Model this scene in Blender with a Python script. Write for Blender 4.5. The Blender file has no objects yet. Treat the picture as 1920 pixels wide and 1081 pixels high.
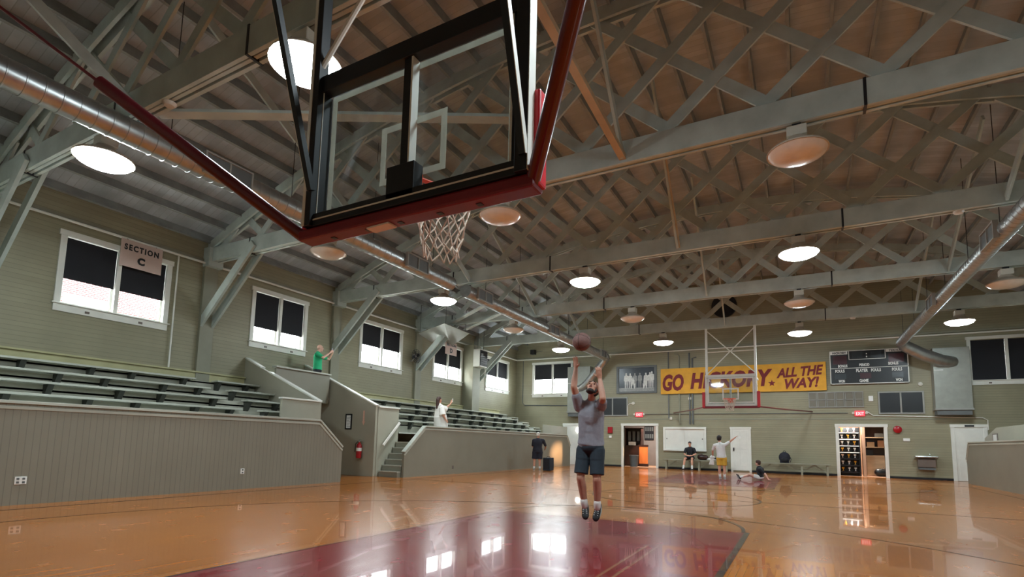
import bpy, math, random
from mathutils import Vector, Matrix
random.seed(7)
SC = bpy.context.scene
COL = SC.collection
PI = math.pi

# ------------------------------------------------------------------ camera, sky, exposure
cam_d = bpy.data.cameras.new('camera')
cam = bpy.data.objects.new('camera', cam_d)
COL.objects.link(cam)
YAW, PITCH, ROLL = 0.501980561, 0.110435948, 0.0229082944
_f = Vector((-math.sin(YAW) * math.cos(PITCH), math.cos(YAW) * math.cos(PITCH), math.sin(PITCH)))
_r = _f.cross(Vector((0, 0, 1))).normalized()
_u = _r.cross(_f)
_r2 = _r * math.cos(ROLL) + _u * math.sin(ROLL)
_u2 = -_r * math.sin(ROLL) + _u * math.cos(ROLL)
M = Matrix((( _r2.x, _u2.x, -_f.x, 0.0), (_r2.y, _u2.y, -_f.y, 0.0), (_r2.z, _u2.z, -_f.z, 1.15), (0, 0, 0, 1)))
cam.matrix_world = M
cam_d.sensor_fit = 'HORIZONTAL'
cam_d.sensor_width = 36.0
cam_d.lens = 986.650806 / 1920 * 36
cam_d.shift_x = 0.0
cam_d.shift_y = 179.5 / 1920
cam_d.clip_start = 0.05
cam_d.clip_end = 300
SC.camera = cam

SKY = 17.0
LAMP = 60.0
world = bpy.data.worlds.new('sky')
SC.world = world
world.use_nodes = True
_nt = world.node_tree
_nt.nodes.clear()
_o = _nt.nodes.new('ShaderNodeOutputWorld')
_b = _nt.nodes.new('ShaderNodeBackground')
_b.inputs['Color'].default_value = (0.93, 0.98, 1.0, 1)
_b.inputs['Strength'].default_value = SKY
_nt.links.new(_b.outputs[0], _o.inputs[0])

SC.view_settings.view_transform = 'Standard'
SC.view_settings.look = 'None'
SC.view_settings.gamma = 1.0
SC.view_settings.use_curve_mapping = False
SC.view_settings.exposure = 0.95
SC.cycles.max_bounces = 8
SC.cycles.diffuse_bounces = 5
SC.cycles.glossy_bounces = 4
SC.cycles.transparent_max_bounces = 12
SC.cycles.sample_clamp_indirect = 8.0
SC.cycles.caustics_reflective = True
SC.cycles.blur_glossy = 1.0
SC.cycles.caustics_refractive = False

# ------------------------------------------------------------------ materials
def lin(c):
    c = c / 255.0
    return c / 12.92 if c <= 0.04045 else ((c + 0.055) / 1.055) ** 2.4

def rgb(r, g, b):
    return (lin(r), lin(g), lin(b), 1.0)

MATS = {}
class NT:
    def __init__(s, name):
        s.m = bpy.data.materials.new(name)
        s.m.use_nodes = True
        s.t = s.m.node_tree
        s.n, s.l = s.t.nodes, s.t.links
        s.p = s.n['Principled BSDF']
        s.out = s.n['Material Output']
    def node(s, typ, **kw):
        n = s.n.new(typ)
        for k, v in kw.items():
            setattr(n, k, v)
        return n
    def link(s, a, b):
        s.l.new(a, b)
    def math(s, op, a, b=None):
        n = s.n.new('ShaderNodeMath'); n.operation = op
        for i, v in enumerate((a, b)):
            if v is None: continue
            if isinstance(v, (int, float)): n.inputs[i].default_value = v
            else: s.l.new(v, n.inputs[i])
        return n.outputs[0]
    def coords(s):
        tc = s.node('ShaderNodeTexCoord')
        sp = s.node('ShaderNodeSeparateXYZ')
        s.link(tc.outputs['Object'], sp.inputs[0])
        return tc.outputs['Object'], sp.outputs
    def noise(s, vec, scale, detail=3.0, rough=0.55):
        n = s.node('ShaderNodeTexNoise')
        n.inputs['Scale'].default_value = scale
        n.inputs['Detail'].default_value = detail
        n.inputs['Roughness'].default_value = rough
        s.link(vec, n.inputs['Vector'])
        return n.outputs['Fac']
    def scaled(s, vec, sc):
        n = s.node('ShaderNodeMapping')
        n.inputs['Scale'].default_value = sc
        s.link(vec, n.inputs['Vector'])
        return n.outputs[0]
    def ramp(s, fac, c0, c1, a=0.0, b=1.0):
        n = s.node('ShaderNodeValToRGB')
        n.color_ramp.elements[0].color = c0; n.color_ramp.elements[0].position = a
        n.color_ramp.elements[1].color = c1; n.color_ramp.elements[1].position = b
        s.link(fac, n.inputs[0])
        return n.outputs[0]
    def mix(s, fac, a, b):
        n = s.node('ShaderNodeMix', data_type='RGBA')
        for i, v in ((0, fac), (6, a), (7, b)):
            if isinstance(v, (int, float)): n.inputs[i].default_value = v
            elif isinstance(v, tuple): n.inputs[i].default_value = v
            else: s.link(v, n.inputs[i])
        return n.outputs[2]
    def bump(s, h, strength, dist):
        n = s.node('ShaderNodeBump')
        n.inputs['Strength'].default_value = strength
        n.inputs['Distance'].default_value = dist
        s.link(h, n.inputs['Height'])
        s.link(n.outputs[0], s.p.inputs['Normal'])
        return n

def tone(c, k):
    return (min(1, c[0] * k), min(1, c[1] * k), min(1, c[2] * k), 1)

def paint(name, c, rough=0.55, var=0.16, scale=2.5, metal=0.0, coat=0.0, bump=0.0, streak=None):
    m = NT(name)
    v, _ = m.coords()
    if streak: v = m.scaled(v, streak)
    f = m.noise(v, scale, 4)
    m.link(m.ramp(f, tone(c, 1 - var), tone(c, 1 + var), 0.3, 0.7), m.p.inputs['Base Color'])
    m.p.inputs['Roughness'].default_value = rough
    m.p.inputs['Metallic'].default_value = metal
    m.p.inputs['Coat Weight'].default_value = coat
    if bump:
        m.bump(m.noise(v, scale * 12, 3), bump, 0.01)
    MATS[name] = m.m
    return m.m

def boards(name, c, axis, pitch, groove=0.09, rough=0.5, depth=0.006, var=0.1, gdark=0.76, grain=1.0):
    """Painted boards: a narrow seam every PITCH metres along AXIS, each board a shade of its own."""
    m = NT(name)
    v, xyz = m.coords()
    q = m.math('DIVIDE', xyz[axis], pitch)
    fr = m.math('FRACT', q)
    idx = m.math('FLOOR', q)
    wn = m.node('ShaderNodeTexWhiteNoise', noise_dimensions='1D')
    m.link(idx, wn.inputs['W'])
    seam = m.math('LESS_THAN', fr, groove)
    n1 = m.noise(v, 1.3 * grain, 4)
    base = m.ramp(n1, tone(c, 1 - var), tone(c, 1 + var), 0.3, 0.7)
    shade = m.mix(m.math('MULTIPLY', wn.outputs['Value'], 0.5), base, tone(c, 1 - 1.6 * var))
    col = m.mix(seam, shade, tone(c, gdark))
    m.link(col, m.p.inputs['Base Color'])
    m.p.inputs['Roughness'].default_value = rough
    h = m.math('SUBTRACT', 1.0, seam)
    m.bump(h, 0.6, depth)
    MATS[name] = m.m
    return m.m

SAGE = rgb(152, 147, 121)
paint('sage_paint', rgb(142, 141, 122), 0.5, 0.08)
boards('sage_siding', SAGE, 2, 0.105, 0.1)
boards('sage_vertical', rgb(138, 133, 118), 1, 0.095, 0.11, var=0.06)
paint('panel_paint', rgb(134, 132, 118), 0.38, 0.06, 1.4)
paint('ledge_lamplit', rgb(178, 174, 132), 0.5, 0.08)  # sage tone lightened and yellowed, lamp glow painted into the ledge
paint('riser_lightened', rgb(170, 170, 156), 0.45, 0.08)  # panel tone lightened, painted-in light for the shadowed risers
paint('grille_panel', rgb(120, 114, 100), 0.5, 0.06)
paint('guard_lightened', rgb(164, 161, 144), 0.4, 0.06, 1.4)  # lighter copy of the panel tone, painted in for missing lamp light
paint('bench_paint', rgb(182, 184, 172), 0.3, 0.12, 3.0, streak=(1, 0.25, 1))
paint('truss_paint', rgb(180, 190, 184), 0.5, 0.14, 2.2)
paint('raw_wood', rgb(186, 166, 138), 0.6, 0.2, 5.0, streak=(0.3, 0.3, 1))
boards('roof_deck', rgb(182, 190, 196), 1, 0.16, 0.08, 0.75, 0.006, 0.22)
paint('purlin_paint', rgb(142, 147, 145), 0.65, 0.2, 3.0)
paint('white_paint', rgb(228, 228, 220), 0.4, 0.05)
paint('white_plain', rgb(236, 236, 232), 0.5, 0.02)
paint('black_shade', rgb(26, 27, 33), 0.8, 0.1)
paint('black_steel', rgb(26, 27, 32), 0.42, 0.15)
paint('black_plastic', rgb(22, 22, 24), 0.4, 0.1)
paint('maroon_pad', rgb(122, 24, 36), 0.45, 0.1)
paint('red_pad', rgb(205, 28, 44), 0.4, 0.06)
paint('maroon_steel', rgb(98, 22, 34), 0.3, 0.12, coat=0.3)
paint('orange_rim', rgb(236, 84, 52), 0.35, 0.06)
paint('net_cord', rgb(214, 200, 184), 0.8, 0.1, 20)
paint('galvanised', rgb(176, 178, 178), 0.36, 0.14, 6.0, metal=0.9)
paint('galvanised_sheet', rgb(150, 152, 144), 0.42, 0.1, 3.0, metal=0.25)
paint('grey_metal', rgb(150, 150, 144), 0.45, 0.1)
paint('lamp_bell', rgb(196, 186, 172), 0.35, 0.08)
paint('lamp_box', rgb(214, 210, 198), 0.5, 0.06)
paint('lens_off', rgb(232, 220, 208), 0.3, 0.06, 8.0, coat=0.4)
paint('banner_gold', rgb(226, 166, 52), 0.7, 0.1, 3.0)
paint('banner_maroon', rgb(122, 34, 40), 0.7, 0.12, 6.0)
paint('pink_board', rgb(206, 182, 172), 0.7, 0.05)
paint('board_black', rgb(30, 33, 36), 0.4, 0.1)
paint('digit_red', rgb(70, 34, 42), 0.3, 0.15)
paint('digit_grey', rgb(48, 54, 58), 0.3, 0.15)
paint('mid_grey', rgb(100, 104, 104), 0.5, 0.1)
paint('photo_dark', rgb(48, 53, 60), 0.3, 0.25, 2.0)
paint('photo_light', rgb(216, 216, 210), 0.4, 0.2, 9.0)
paint('photo_mid', rgb(150, 150, 146), 0.4, 0.2, 9.0)
paint('red_enamel', rgb(168, 24, 34), 0.3, 0.08)
paint('brown_steel', rgb(112, 100, 92), 0.4, 0.1)
paint('steel_plain', rgb(190, 194, 196), 0.25, 0.08, metal=0.8)
paint('dark_wood', rgb(58, 34, 28), 0.35, 0.2, 4.0)
paint('orange_wood', rgb(230, 128, 66), 0.35, 0.15, 4.0, streak=(1, 1, 0.2))
paint('tan_wall', rgb(176, 136, 108), 0.6, 0.08)
paint('mauve_wall', rgb(150, 138, 132), 0.6, 0.06)
paint('bin_grey', rgb(92, 98, 100), 0.5, 0.08)
paint('skin_fair', rgb(214, 158, 132), 0.5, 0.06, 14)
paint('skin_tan', rgb(190, 142, 120), 0.5, 0.08, 14)
paint('skin_pale', rgb(226, 180, 160), 0.5, 0.05, 14)
paint('hair_dark', rgb(34, 26, 24), 0.6, 0.25, 30)
paint('hair_brown', rgb(66, 42, 34), 0.6, 0.25, 30)
paint('hair_grey', rgb(212, 208, 200), 0.6, 0.15, 30)
paint('shirt_grey', rgb(146, 148, 158), 0.85, 0.1, 26, bump=0.25)
paint('shirt_green', rgb(40, 178, 122), 0.85, 0.08, 10, bump=0.15)
paint('shirt_white', rgb(236, 236, 234), 0.85, 0.04, 10, bump=0.15)
paint('cloth_black', rgb(30, 32, 38), 0.85, 0.15, 12, bump=0.15)
paint('cloth_navy', rgb(34, 36, 48), 0.85, 0.15, 12, bump=0.15)
paint('cloth_slate', rgb(36, 48, 58), 0.8, 0.12, 12, bump=0.2)
paint('cloth_gold', rgb(216, 168, 60), 0.8, 0.08, 12)
paint('cloth_cream', rgb(232, 226, 218), 0.85, 0.05, 8, bump=0.2)
paint('sock_white', rgb(232, 232, 228), 0.85, 0.04)
paint('shoe_black', rgb(24, 24, 27), 0.5, 0.15)
paint('shoe_grey', rgb(150, 156, 150), 0.5, 0.1)
paint('ball_leather', rgb(118, 84, 78), 0.6, 0.1, 40, bump=0.3)
paint('ball_seam', rgb(34, 24, 22), 0.6, 0.05)
paint('lip_red', rgb(150, 70, 66), 0.5, 0.05)
paint('pavement', rgb(232, 230, 226), 0.9, 0.1)

def emit(name, c, strength):
    m = NT(name)
    v, _ = m.coords()
    m.p.inputs['Base Color'].default_value = (c[0] * 0.8, c[1] * 0.8, c[2] * 0.8, 1)
    m.p.inputs['Emission Color'].default_value = c
    m.p.inputs['Emission Strength'].default_value = strength
    MATS[name] = m.m
    return m.m
emit('lens_lit', (0.82, 0.95, 1.0, 1), LAMP)
emit('exit_face', (1.0, 0.05, 0.08, 1), 0.5)
emit('exit_letter', (1.0, 0.45, 0.45, 1), 1.0)
emit('beacon_lit', (1.0, 0.98, 0.94, 1), 3.0)

def brick_mat():
    m = NT('outside_brick')
    v, xyz = m.coords()
    cb = m.node('ShaderNodeCombineXYZ')
    m.link(xyz[1], cb.inputs[0]); m.link(xyz[2], cb.inputs[1])
    b = m.node('ShaderNodeTexBrick')
    b.inputs['Color1'].default_value = rgb(74, 32, 31)
    b.inputs['Color2'].default_value = rgb(58, 24, 24)
    b.inputs['Mortar'].default_value = rgb(214, 196, 186)
    b.inputs['Scale'].default_value = 1.0
    b.inputs['Brick Width'].default_value = 0.24
    b.inputs['Row Height'].default_value = 0.09
    b.inputs['Mortar Size'].default_value = 0.012
    m.link(cb.outputs[0], b.inputs['Vector'])
    m.link(b.outputs['Color'], m.p.inputs['Base Color'])
    m.p.inputs['Roughness'].default_value = 0.9
    MATS['outside_brick'] = m.m
brick_mat()

def stripe_mat():
    m = NT('stripe_paint')
    v, _ = m.coords()
    m.p.inputs['Base Color'].default_value = rgb(225, 225, 216)
    tl = m.node('ShaderNodeBsdfTranslucent'); tl.inputs[0].default_value = rgb(225, 225, 216)
    mx = m.node('ShaderNodeMixShader'); mx.inputs[0].default_value = 0.55
    m.link(m.p.outputs[0], mx.inputs[1]); m.link(tl.outputs[0], mx.inputs[2]); m.link(mx.outputs[0], m.out.inputs[0])
    MATS['stripe_paint'] = m.m
stripe_mat()

def glass_mat(name, tint, gloss_rough=0.03, dust=0.0):
    m = NT(name)
    v, _ = m.coords()
    tr = m.node('ShaderNodeBsdfTransparent'); tr.inputs[0].default_value = tint
    gl = m.node('ShaderNodeBsdfGlossy'); gl.inputs['Roughness'].default_value = gloss_rough
    fr = m.node('ShaderNodeFresnel')
    ge = m.node('ShaderNodeNewGeometry')
    m.link(m.math('ADD', m.math('MULTIPLY', ge.outputs['Backfacing'], 1 / 1.5 - 1.5), 1.5), fr.inputs['IOR'])
    mx = m.node('ShaderNodeMixShader')
    m.link(fr.outputs[0], mx.inputs[0]); m.link(tr.outputs[0], mx.inputs[1]); m.link(gl.outputs[0], mx.inputs[2])
    last = mx.outputs[0]
    if dust:
        df = m.node('ShaderNodeBsdfDiffuse'); df.inputs[0].default_value = (0.7, 0.72, 0.75, 1)
        n = m.noise(m.scaled(v, (1.2, 1, 0.8)), 3.0, 5)
        k = m.math('MULTIPLY', m.math('MAXIMUM', m.math('SUBTRACT', n, 0.42), 0.0), dust)
        m2 = m.node('ShaderNodeMixShader')
        m.link(k, m2.inputs[0]); m.link(last, m2.inputs[1]); m.link(df.outputs[0], m2.inputs[2])
        last = m2.outputs[0]
    m.link(last, m.out.inputs[0])
    MATS[name] = m.m
glass_mat('window_glass', (0.95, 0.97, 0.97, 1))
glass_mat('board_glass', (0.86, 0.89, 0.89, 1), 0.04, 0.55)

def floor_mat(name, c1, c2, dark, spec=0.2, coat=0.5):
    m = NT(name)
    v, xyz = m.coords()
    cb = m.node('ShaderNodeCombineXYZ')
    m.link(xyz[1], cb.inputs[0]); m.link(xyz[0], cb.inputs[1])
    b = m.node('ShaderNodeTexBrick')
    b.inputs['Color1'].default_value = c1
    b.inputs['Color2'].default_value = c2
    b.inputs['Mortar'].default_value = dark
    b.inputs['Scale'].default_value = 1.0
    b.inputs['Brick Width'].default_value = 1.6
    b.inputs['Row Height'].default_value = 0.062
    b.inputs['Mortar Size'].default_value = 0.0015
    b.offset = 0.37
    m.link(cb.outputs[0], b.inputs['Vector'])
    n = m.noise(m.scaled(v, (16.0, 0.7, 1)), 2.0, 4)
    col = m.mix(m.ramp(n, (0, 0, 0, 1), (0.3, 0.3, 0.3, 1), 0.3, 0.8), b.outputs['Color'], tone(c1, 0.82))
    m.link(col, m.p.inputs['Base Color'])
    w = m.noise(m.scaled(v, (2.2, 1.3, 1)), 1.6, 4)
    m.link(m.ramp(w, (0.2, 0.2, 0.2, 1), (0.3, 0.3, 0.3, 1), 0.2, 0.8), m.p.inputs['Roughness'])
    m.p.inputs['Specular IOR Level'].default_value = spec
    m.p.inputs['Coat Weight'].default_value = coat
    m.p.inputs['Coat Roughness'].default_value = 0.03
    h = m.noise(m.scaled(v, (9.0, 1.2, 1)), 1.0, 2)
    bn = m.bump(h, 0.02, 0.01)
    b2 = m.node('ShaderNodeBump'); b2.inputs['Strength'].default_value = 0.025; b2.inputs['Distance'].default_value = 0.01
    m.link(m.noise(m.scaled(v, (7.0, 1.5, 1)), 1.0, 2), b2.inputs['Height'])
    m.link(b2.outputs[0], m.p.inputs['Coat Normal'])
    MATS[name] = m.m
floor_mat('maple_floor', rgb(184, 106, 26), rgb(166, 92, 22), rgb(96, 52, 18))
floor_mat('maroon_floor', rgb(130, 18, 30), rgb(118, 15, 26), rgb(76, 14, 22), 0.1, 0.4)
floor_mat('black_line', rgb(50, 46, 42), rgb(46, 42, 38), rgb(34, 30, 28))
floor_mat('worn_line', rgb(150, 92, 62), rgb(142, 84, 56), rgb(92, 56, 30))

# ------------------------------------------------------------------ mesh helpers
class MB:
    """Collects shapes in world coordinates; build() links them as one mesh object."""
    def __init__(s):
        s.v, s.f, s.mi = [], [], []
        s.cur = 0
    def add(s, verts, faces):
        k = len(s.v)
        s.v += [tuple(p) for p in verts]
        s.f += [tuple(i + k for i in f) for f in faces]
        s.mi += [s.cur] * len(faces)
        return s
    def box(s, x0, x1, y0, y1, z0, z1):
        v = [(x, y, z) for z in (z0, z1) for y in (y0, y1) for x in (x0, x1)]
        return s.add(v, [(0, 2, 3, 1), (4, 5, 7, 6), (0, 1, 5, 4), (2, 6, 7, 3), (0, 4, 6, 2), (1, 3, 7, 5)])
    def prism(s, poly, axis, a, b):
        """Extrude a polygon. axis 0: poly is (y,z); 1: (x,z); 2: (x,y)."""
        n = len(poly)
        def P(p, t):
            return (t, p[0], p[1]) if axis == 0 else ((p[0], t, p[1]) if axis == 1 else (p[0], p[1], t))
        area = sum(poly[i][0] * poly[(i + 1) % n][1] - poly[(i + 1) % n][0] * poly[i][1] for i in range(n))
        if (area < 0) != (axis == 1): poly = poly[::-1]
        if a > b: a, b = b, a
        v = [P(p, a) for p in poly] + [P(p, b) for p in poly]
        f = [tuple(range(n - 1, -1, -1)), tuple(range(n, 2 * n))]
        f += [(i, (i + 1) % n, n + (i + 1) % n, n + i) for i in range(n)]
        return s.add(v, f)
    def bar(s, p, q, w, h, up=(0, 0, 1)):
        """A board from p to q: width w across, height h along UP."""
        p, q = Vector(p), Vector(q)
        d = (q - p).normalized()
        u = Vector(up); u = (u - d * u.dot(d))
        if u.length < 1e-5: u = Vector((1, 0, 0)) - d * d.x
        u.normalize()
        r = d.cross(u)
        v = []
        for c in (p, q):
            for a, b in ((-1, -1), (1, -1), (1, 1), (-1, 1)):
                v.append(c + r * (a * w / 2) + u * (b * h / 2))
        return s.add(v, [(0, 1, 2, 3), (7, 6, 5, 4), (0, 4, 5, 1), (1, 5, 6, 2), (2, 6, 7, 3), (3, 7, 4, 0)])
    def path(s, pts, r, n=10, closed=False, r2=None):
        """A tube along points; r may be a list."""
        pts = [Vector(p) for p in pts]
        m = len(pts)
        rs = r if isinstance(r, (list, tuple)) else [r] * m
        ref = None
        V = []
        for i, p in enumerate(pts):
            a = pts[i - 1] if (i > 0 or closed) else p
            b = pts[(i + 1) % m] if (i < m - 1 or closed) else p
            d = (b - a).normalized()
            if ref is None:
                ref = Vector((0, 0, 1)) if abs(d.z) < 0.9 else Vector((1, 0, 0))
            u = (ref - d * ref.dot(d))
            if u.length < 1e-4: u = d.orthogonal()
            u.normalize(); w = d.cross(u); ref = u
            for k in range(n):
                t = 2 * PI * k / n
                V.append(p + (u * math.cos(t) + w * math.sin(t)) * rs[i])
        F = []
        for i in range(m if closed else m - 1):
            j = (i + 1) % m
            for k in range(n):
                l = (k + 1) % n
                F.append((i * n + k, i * n + l, j * n + l, j * n + k))
        if not closed:
            F.append(tuple(range(n - 1, -1, -1)))
            F.append(tuple((m - 1) * n + k for k in range(n)))
        return s.add(V, F)
    def lathe(s, prof, c, n=24, axis=None):
        """Revolve (r, h) pairs about a vertical (or given) axis through c."""
        c = Vector(c)
        ax = Vector(axis).normalized() if axis else Vector((0, 0, 1))
        u = ax.orthogonal().normalized(); w = ax.cross(u)
        V, F = [], []
        for r, h in prof:
            for k in range(n):
                t = 2 * PI * k / n
                V.append(c + ax * h + (u * math.cos(t) + w * math.sin(t)) * r)
        m = len(prof)
        for i in range(m - 1):
            for k in range(n):
                l = (k + 1) % n
                F.append((i * n + k, i * n + l, (i + 1) * n + l, (i + 1) * n + k))
        if prof[0][0] > 1e-6: F.append(tuple(range(n - 1, -1, -1)))
        if prof[-1][0] > 1e-6: F.append(tuple((m - 1) * n + k for k in range(n)))
        return s.add(V, F)
    def ell(s, c, r, ax=None, n=14, m=9):
        """Ellipsoid with radii r along the columns of AX (three vectors)."""
        c = Vector(c)
        ax = ax or (Vector((1, 0, 0)), Vector((0, 1, 0)), Vector((0, 0, 1)))
        V = [c - ax[2] * r[2]]
        for i in range(1, m):
            t = -PI / 2 + PI * i / m
            for k in range(n):
                a = 2 * PI * k / n
                V.append(c + ax[0] * (r[0] * math.cos(t) * math.cos(a)) + ax[1] * (r[1] * math.cos(t) * math.sin(a)) + ax[2] * (r[2] * math.sin(t)))
        V.append(c + ax[2] * r[2])
        F = [(0, 1 + (k + 1) % n, 1 + k) for k in range(n)]
        for i in range(m - 2):
            for k in range(n):
                l = (k + 1) % n
                F.append((1 + i * n + k, 1 + i * n + l, 1 + (i + 1) * n + l, 1 + (i + 1) * n + k))
        e = len(V) - 1
        F += [(e, 1 + (m - 2) * n + k, 1 + (m - 2) * n + (k + 1) % n) for k in range(n)]
        return s.add(V, F)
    def cap(s, p, q, r1, r2, n=12):
        """Tapered capsule."""
        p, q = Vector(p), Vector(q)
        d = q - p
        L = max(d.length, 1e-5)
        prof = [(1e-7, -r1)] + [(r1 * math.cos(t), -r1 * math.sin(t)) for t in (1.1, 0.6, 0.0)]
        prof += [(r2 * math.cos(t), L + r2 * math.sin(t)) for t in (0.0, 0.6, 1.1)] + [(1e-7, L + r2)]
        return s.lathe(prof, p, n, d if d.length > 1e-5 else (0, 0, 1))
    def cone(s, p, q, r1, r2, n=18, flat=1.0, side=None):
        """Open-hem garment tube with flat ends; FLAT squashes it across SIDE."""
        p, q = Vector(p), Vector(q)
        d = (q - p).normalized()
        u = Vector(side) if side else d.orthogonal()
        u = (u - d * u.dot(d)).normalized(); w = d.cross(u)
        V = [c + (u * math.cos(2 * PI * k / n) + w * (flat * math.sin(2 * PI * k / n))) * r for c, r in ((p, r1), (q, r2)) for k in range(n)]
        F = [(k, (k + 1) % n, n + (k + 1) % n, n + k) for k in range(n)] + [tuple(range(n - 1, -1, -1)), tuple(range(n, 2 * n))]
        return s.add(V, F)
    def build(s, name, mat, parent=None, smooth=False, bevel=0.0, sharp=None):
        me = bpy.data.meshes.new(name)
        off = PARENT_LOC.get(parent.name, Vector((0, 0, 0))) if parent else Vector((0, 0, 0))
        me.from_pydata([tuple(Vector(p) - off) for p in s.v], [], s.f)
        for mm in (mat if isinstance(mat, (list, tuple)) else [mat]):
            me.materials.append(MATS[mm])
        if s.cur or any(s.mi):
            me.polygons.foreach_set('material_index', s.mi)
        if smooth:
            me.polygons.foreach_set('use_smooth', [True] * len(me.polygons))
        me.update()
        if smooth:
            me.set_sharp_from_angle(angle=sharp or 0.7)
        o = bpy.data.objects.new(name, me)
        COL.objects.link(o)
        if parent:
            o.parent = parent
            PARENT_LOC[o.name] = off
        if bevel:
            b = o.modifiers.new('bevel', 'BEVEL')
            b.width = bevel; b.segments = 2; b.limit_method = 'ANGLE'
        return o

PARENT_LOC = {}
def thing(name, label, cat, loc=(0, 0, 0), group=None):
    o = bpy.data.objects.new(name, None)
    COL.objects.link(o)
    o.location = loc
    o.empty_display_size = 0.2
    PARENT_LOC[o.name] = Vector(loc)
    return tag(o, label, cat, group)
def tag(o, label, cat, group=None):
    o['label'] = label; o['category'] = cat
    if group: o['group'] = group
    return o
def struct(o):
    o['kind'] = 'structure'
    return o
def copy_tree(o, parent=None):
    c = o.copy(); COL.objects.link(c)
    if parent: c.parent = parent
    for ch in list(o.children): copy_tree(ch, c)
    return c

def lettering(name, txt, mat, parent, origin, right, up, height, width=None, align='CENTER', shear=0.0, bold=0.0, depth=0.004, space=1.0):
    """Text standing on a surface: origin is the middle (or left) of the baseline."""
    cu = bpy.data.curves.new('txt', 'FONT')
    cu.body = txt; cu.align_x = align; cu.size = 1.0; cu.extrude = 0.5; cu.shear = shear; cu.offset = bold
    cu.space_character = space
    cu.resolution_u = 3
    ob = bpy.data.objects.new('txt', cu)
    COL.objects.link(ob)
    bpy.context.view_layer.update()
    me = bpy.data.meshes.new_from_object(ob.evaluated_get(bpy.context.evaluated_depsgraph_get()))
    bpy.data.objects.remove(ob)
    xs = [v.co.x for v in me.vertices]; ys = [v.co.y for v in me.vertices]
    k = height / max(1e-6, (max(ys) - min(min(ys), 0) if '!' not in txt else max(ys)))
    kx = k if width is None else width / (max(xs) - min(xs))
    R, U = Vector(right).normalized(), Vector(up).normalized()
    N = R.cross(U)
    off = PARENT_LOC.get(parent.name, Vector((0, 0, 0)))
    O = Vector(origin) - off
    for v in me.vertices:
        v.co = O + R * (v.co.x * kx) + U * (v.co.y * k) + N * ((v.co.z + 0.5) * depth)
    me.materials.clear(); me.materials.append(MATS[mat])
    o = bpy.data.objects.new(name, me)
    COL.objects.link(o); o.parent = parent
    PARENT_LOC[o.name] = off
    return o

def wall_mesh(axis, pos, thick, us, vmax, holes, vs):
    """A wall on plane axis=pos running over us; vmax(u) gives its top; holes are (u0,u1,v0,v1)."""
    us = sorted(set([round(u, 4) for u in us] + [round(h, 4) for H in holes for h in H[:2]]))
    vs = sorted(set([round(v, 4) for v in vs] + [round(h, 4) for H in holes for h in H[2:]]))
    mb = MB()
    idx = {}
    def vert(i, j, k):
        key = (i, j, k)
        if key not in idx:
            u = us[i]; v = vs[j] if j < len(vs) else vmax(u)
            t = pos if k == 0 else pos + thick
            idx[key] = len(mb.v)
            mb.v.append((t, u, v) if axis == 0 else (u, t, v))
        return idx[key]
    def solid(i, j):
        if i < 0 or j < 0 or i >= len(us) - 1 or j >= len(vs): return False
        if j == len(vs) - 1: return True
        um, vm = (us[i] + us[i + 1]) / 2, (vs[j] + vs[j + 1]) / 2
        return not any(h[0] < um < h[1] and h[2] < vm < h[3] for h in holes)
    for i in range(len(us) - 1):
        for j in range(len(vs)):
            if not solid(i, j): continue
            for k in (0, 1):
                q = [vert(i, j, k), vert(i + 1, j, k), vert(i + 1, j + 1, k), vert(i, j + 1, k)]
                mb.f.append(tuple(q if k else q[::-1])); mb.mi.append(0)
            for (a, b, e1, e2) in ((i - 1, j, (i, j), (i, j + 1)), (i + 1, j, (i + 1, j), (i + 1, j + 1)), (i, j - 1, (i, j), (i + 1, j)), (i, j + 1, (i, j + 1), (i + 1, j + 1))):
                if not solid(a, b):
                    mb.f.append((vert(*e1, 0), vert(*e2, 0), vert(*e2, 1), vert(*e1, 1))); mb.mi.append(0)
    return mb

paint('bracket_shaded', rgb(62, 64, 58), 0.6, 0.15)  # shade under the seats is put into this dark bracket tone

# ------------------------------------------------------------------ the hall
XL, XR, YN, YF = -15.14, 9.84, -2.8, 28.1
CX = -2.65
def arch(x, add=0.0):
    return 9.2 - 0.0172 * (x - CX) ** 2 + add
deck = lambda x: arch(x, 0.47)

fl = MB(); fl.box(XL - 0.2, XR + 0.2, YN - 0.2, YF + 0.2, -0.2, 0.0)
floor = struct(fl.build('floor', 'maple_floor'))
KX0, KX1, KFT, HX = -4.55, -0.72, 8.0, -2.635
def flat(name, mat, polys, z=0.002):
    mb = MB()
    for p in polys:
        mb.prism(p, 2, z - 0.0015, z)
    return mb.build(name, mat, floor)
def arc_band(cx, cy, r, w, a0, a1, n):
    out = []
    for i in range(n):
        t0, t1 = a0 + (a1 - a0) * i / n, a0 + (a1 - a0) * (i + 1) / n
        out.append([(cx + (r - w / 2) * math.cos(t0), cy + (r - w / 2) * math.sin(t0)), (cx + (r + w / 2) * math.cos(t0), cy + (r + w / 2) * math.sin(t0)),
                    (cx + (r + w / 2) * math.cos(t1), cy + (r + w / 2) * math.sin(t1)), (cx + (r - w / 2) * math.cos(t1), cy + (r - w / 2) * math.sin(t1))])
    return out
def rect(x0, x1, y0, y1): return [(x0, y0), (x1, y0), (x1, y1), (x0, y1)]
flat('lane_paint', 'maroon_floor', [rect(KX0, KX1, 1.6, KFT - 0.02)])
flat('lane_paint', 'maroon_floor', [rect(KX0, KX1, 17.3, 23.7)])
flat('lane_line', 'black_line', [rect(KX1, KX1 + 0.07, 1.6, KFT + 0.02), rect(KX0 - 0.03, KX0, 1.6, KFT)], 0.003)
flat('free_throw_circle', 'black_line', arc_band(HX, KFT, 1.9, 0.05, 0.0, PI, 40), 0.0025)
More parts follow.
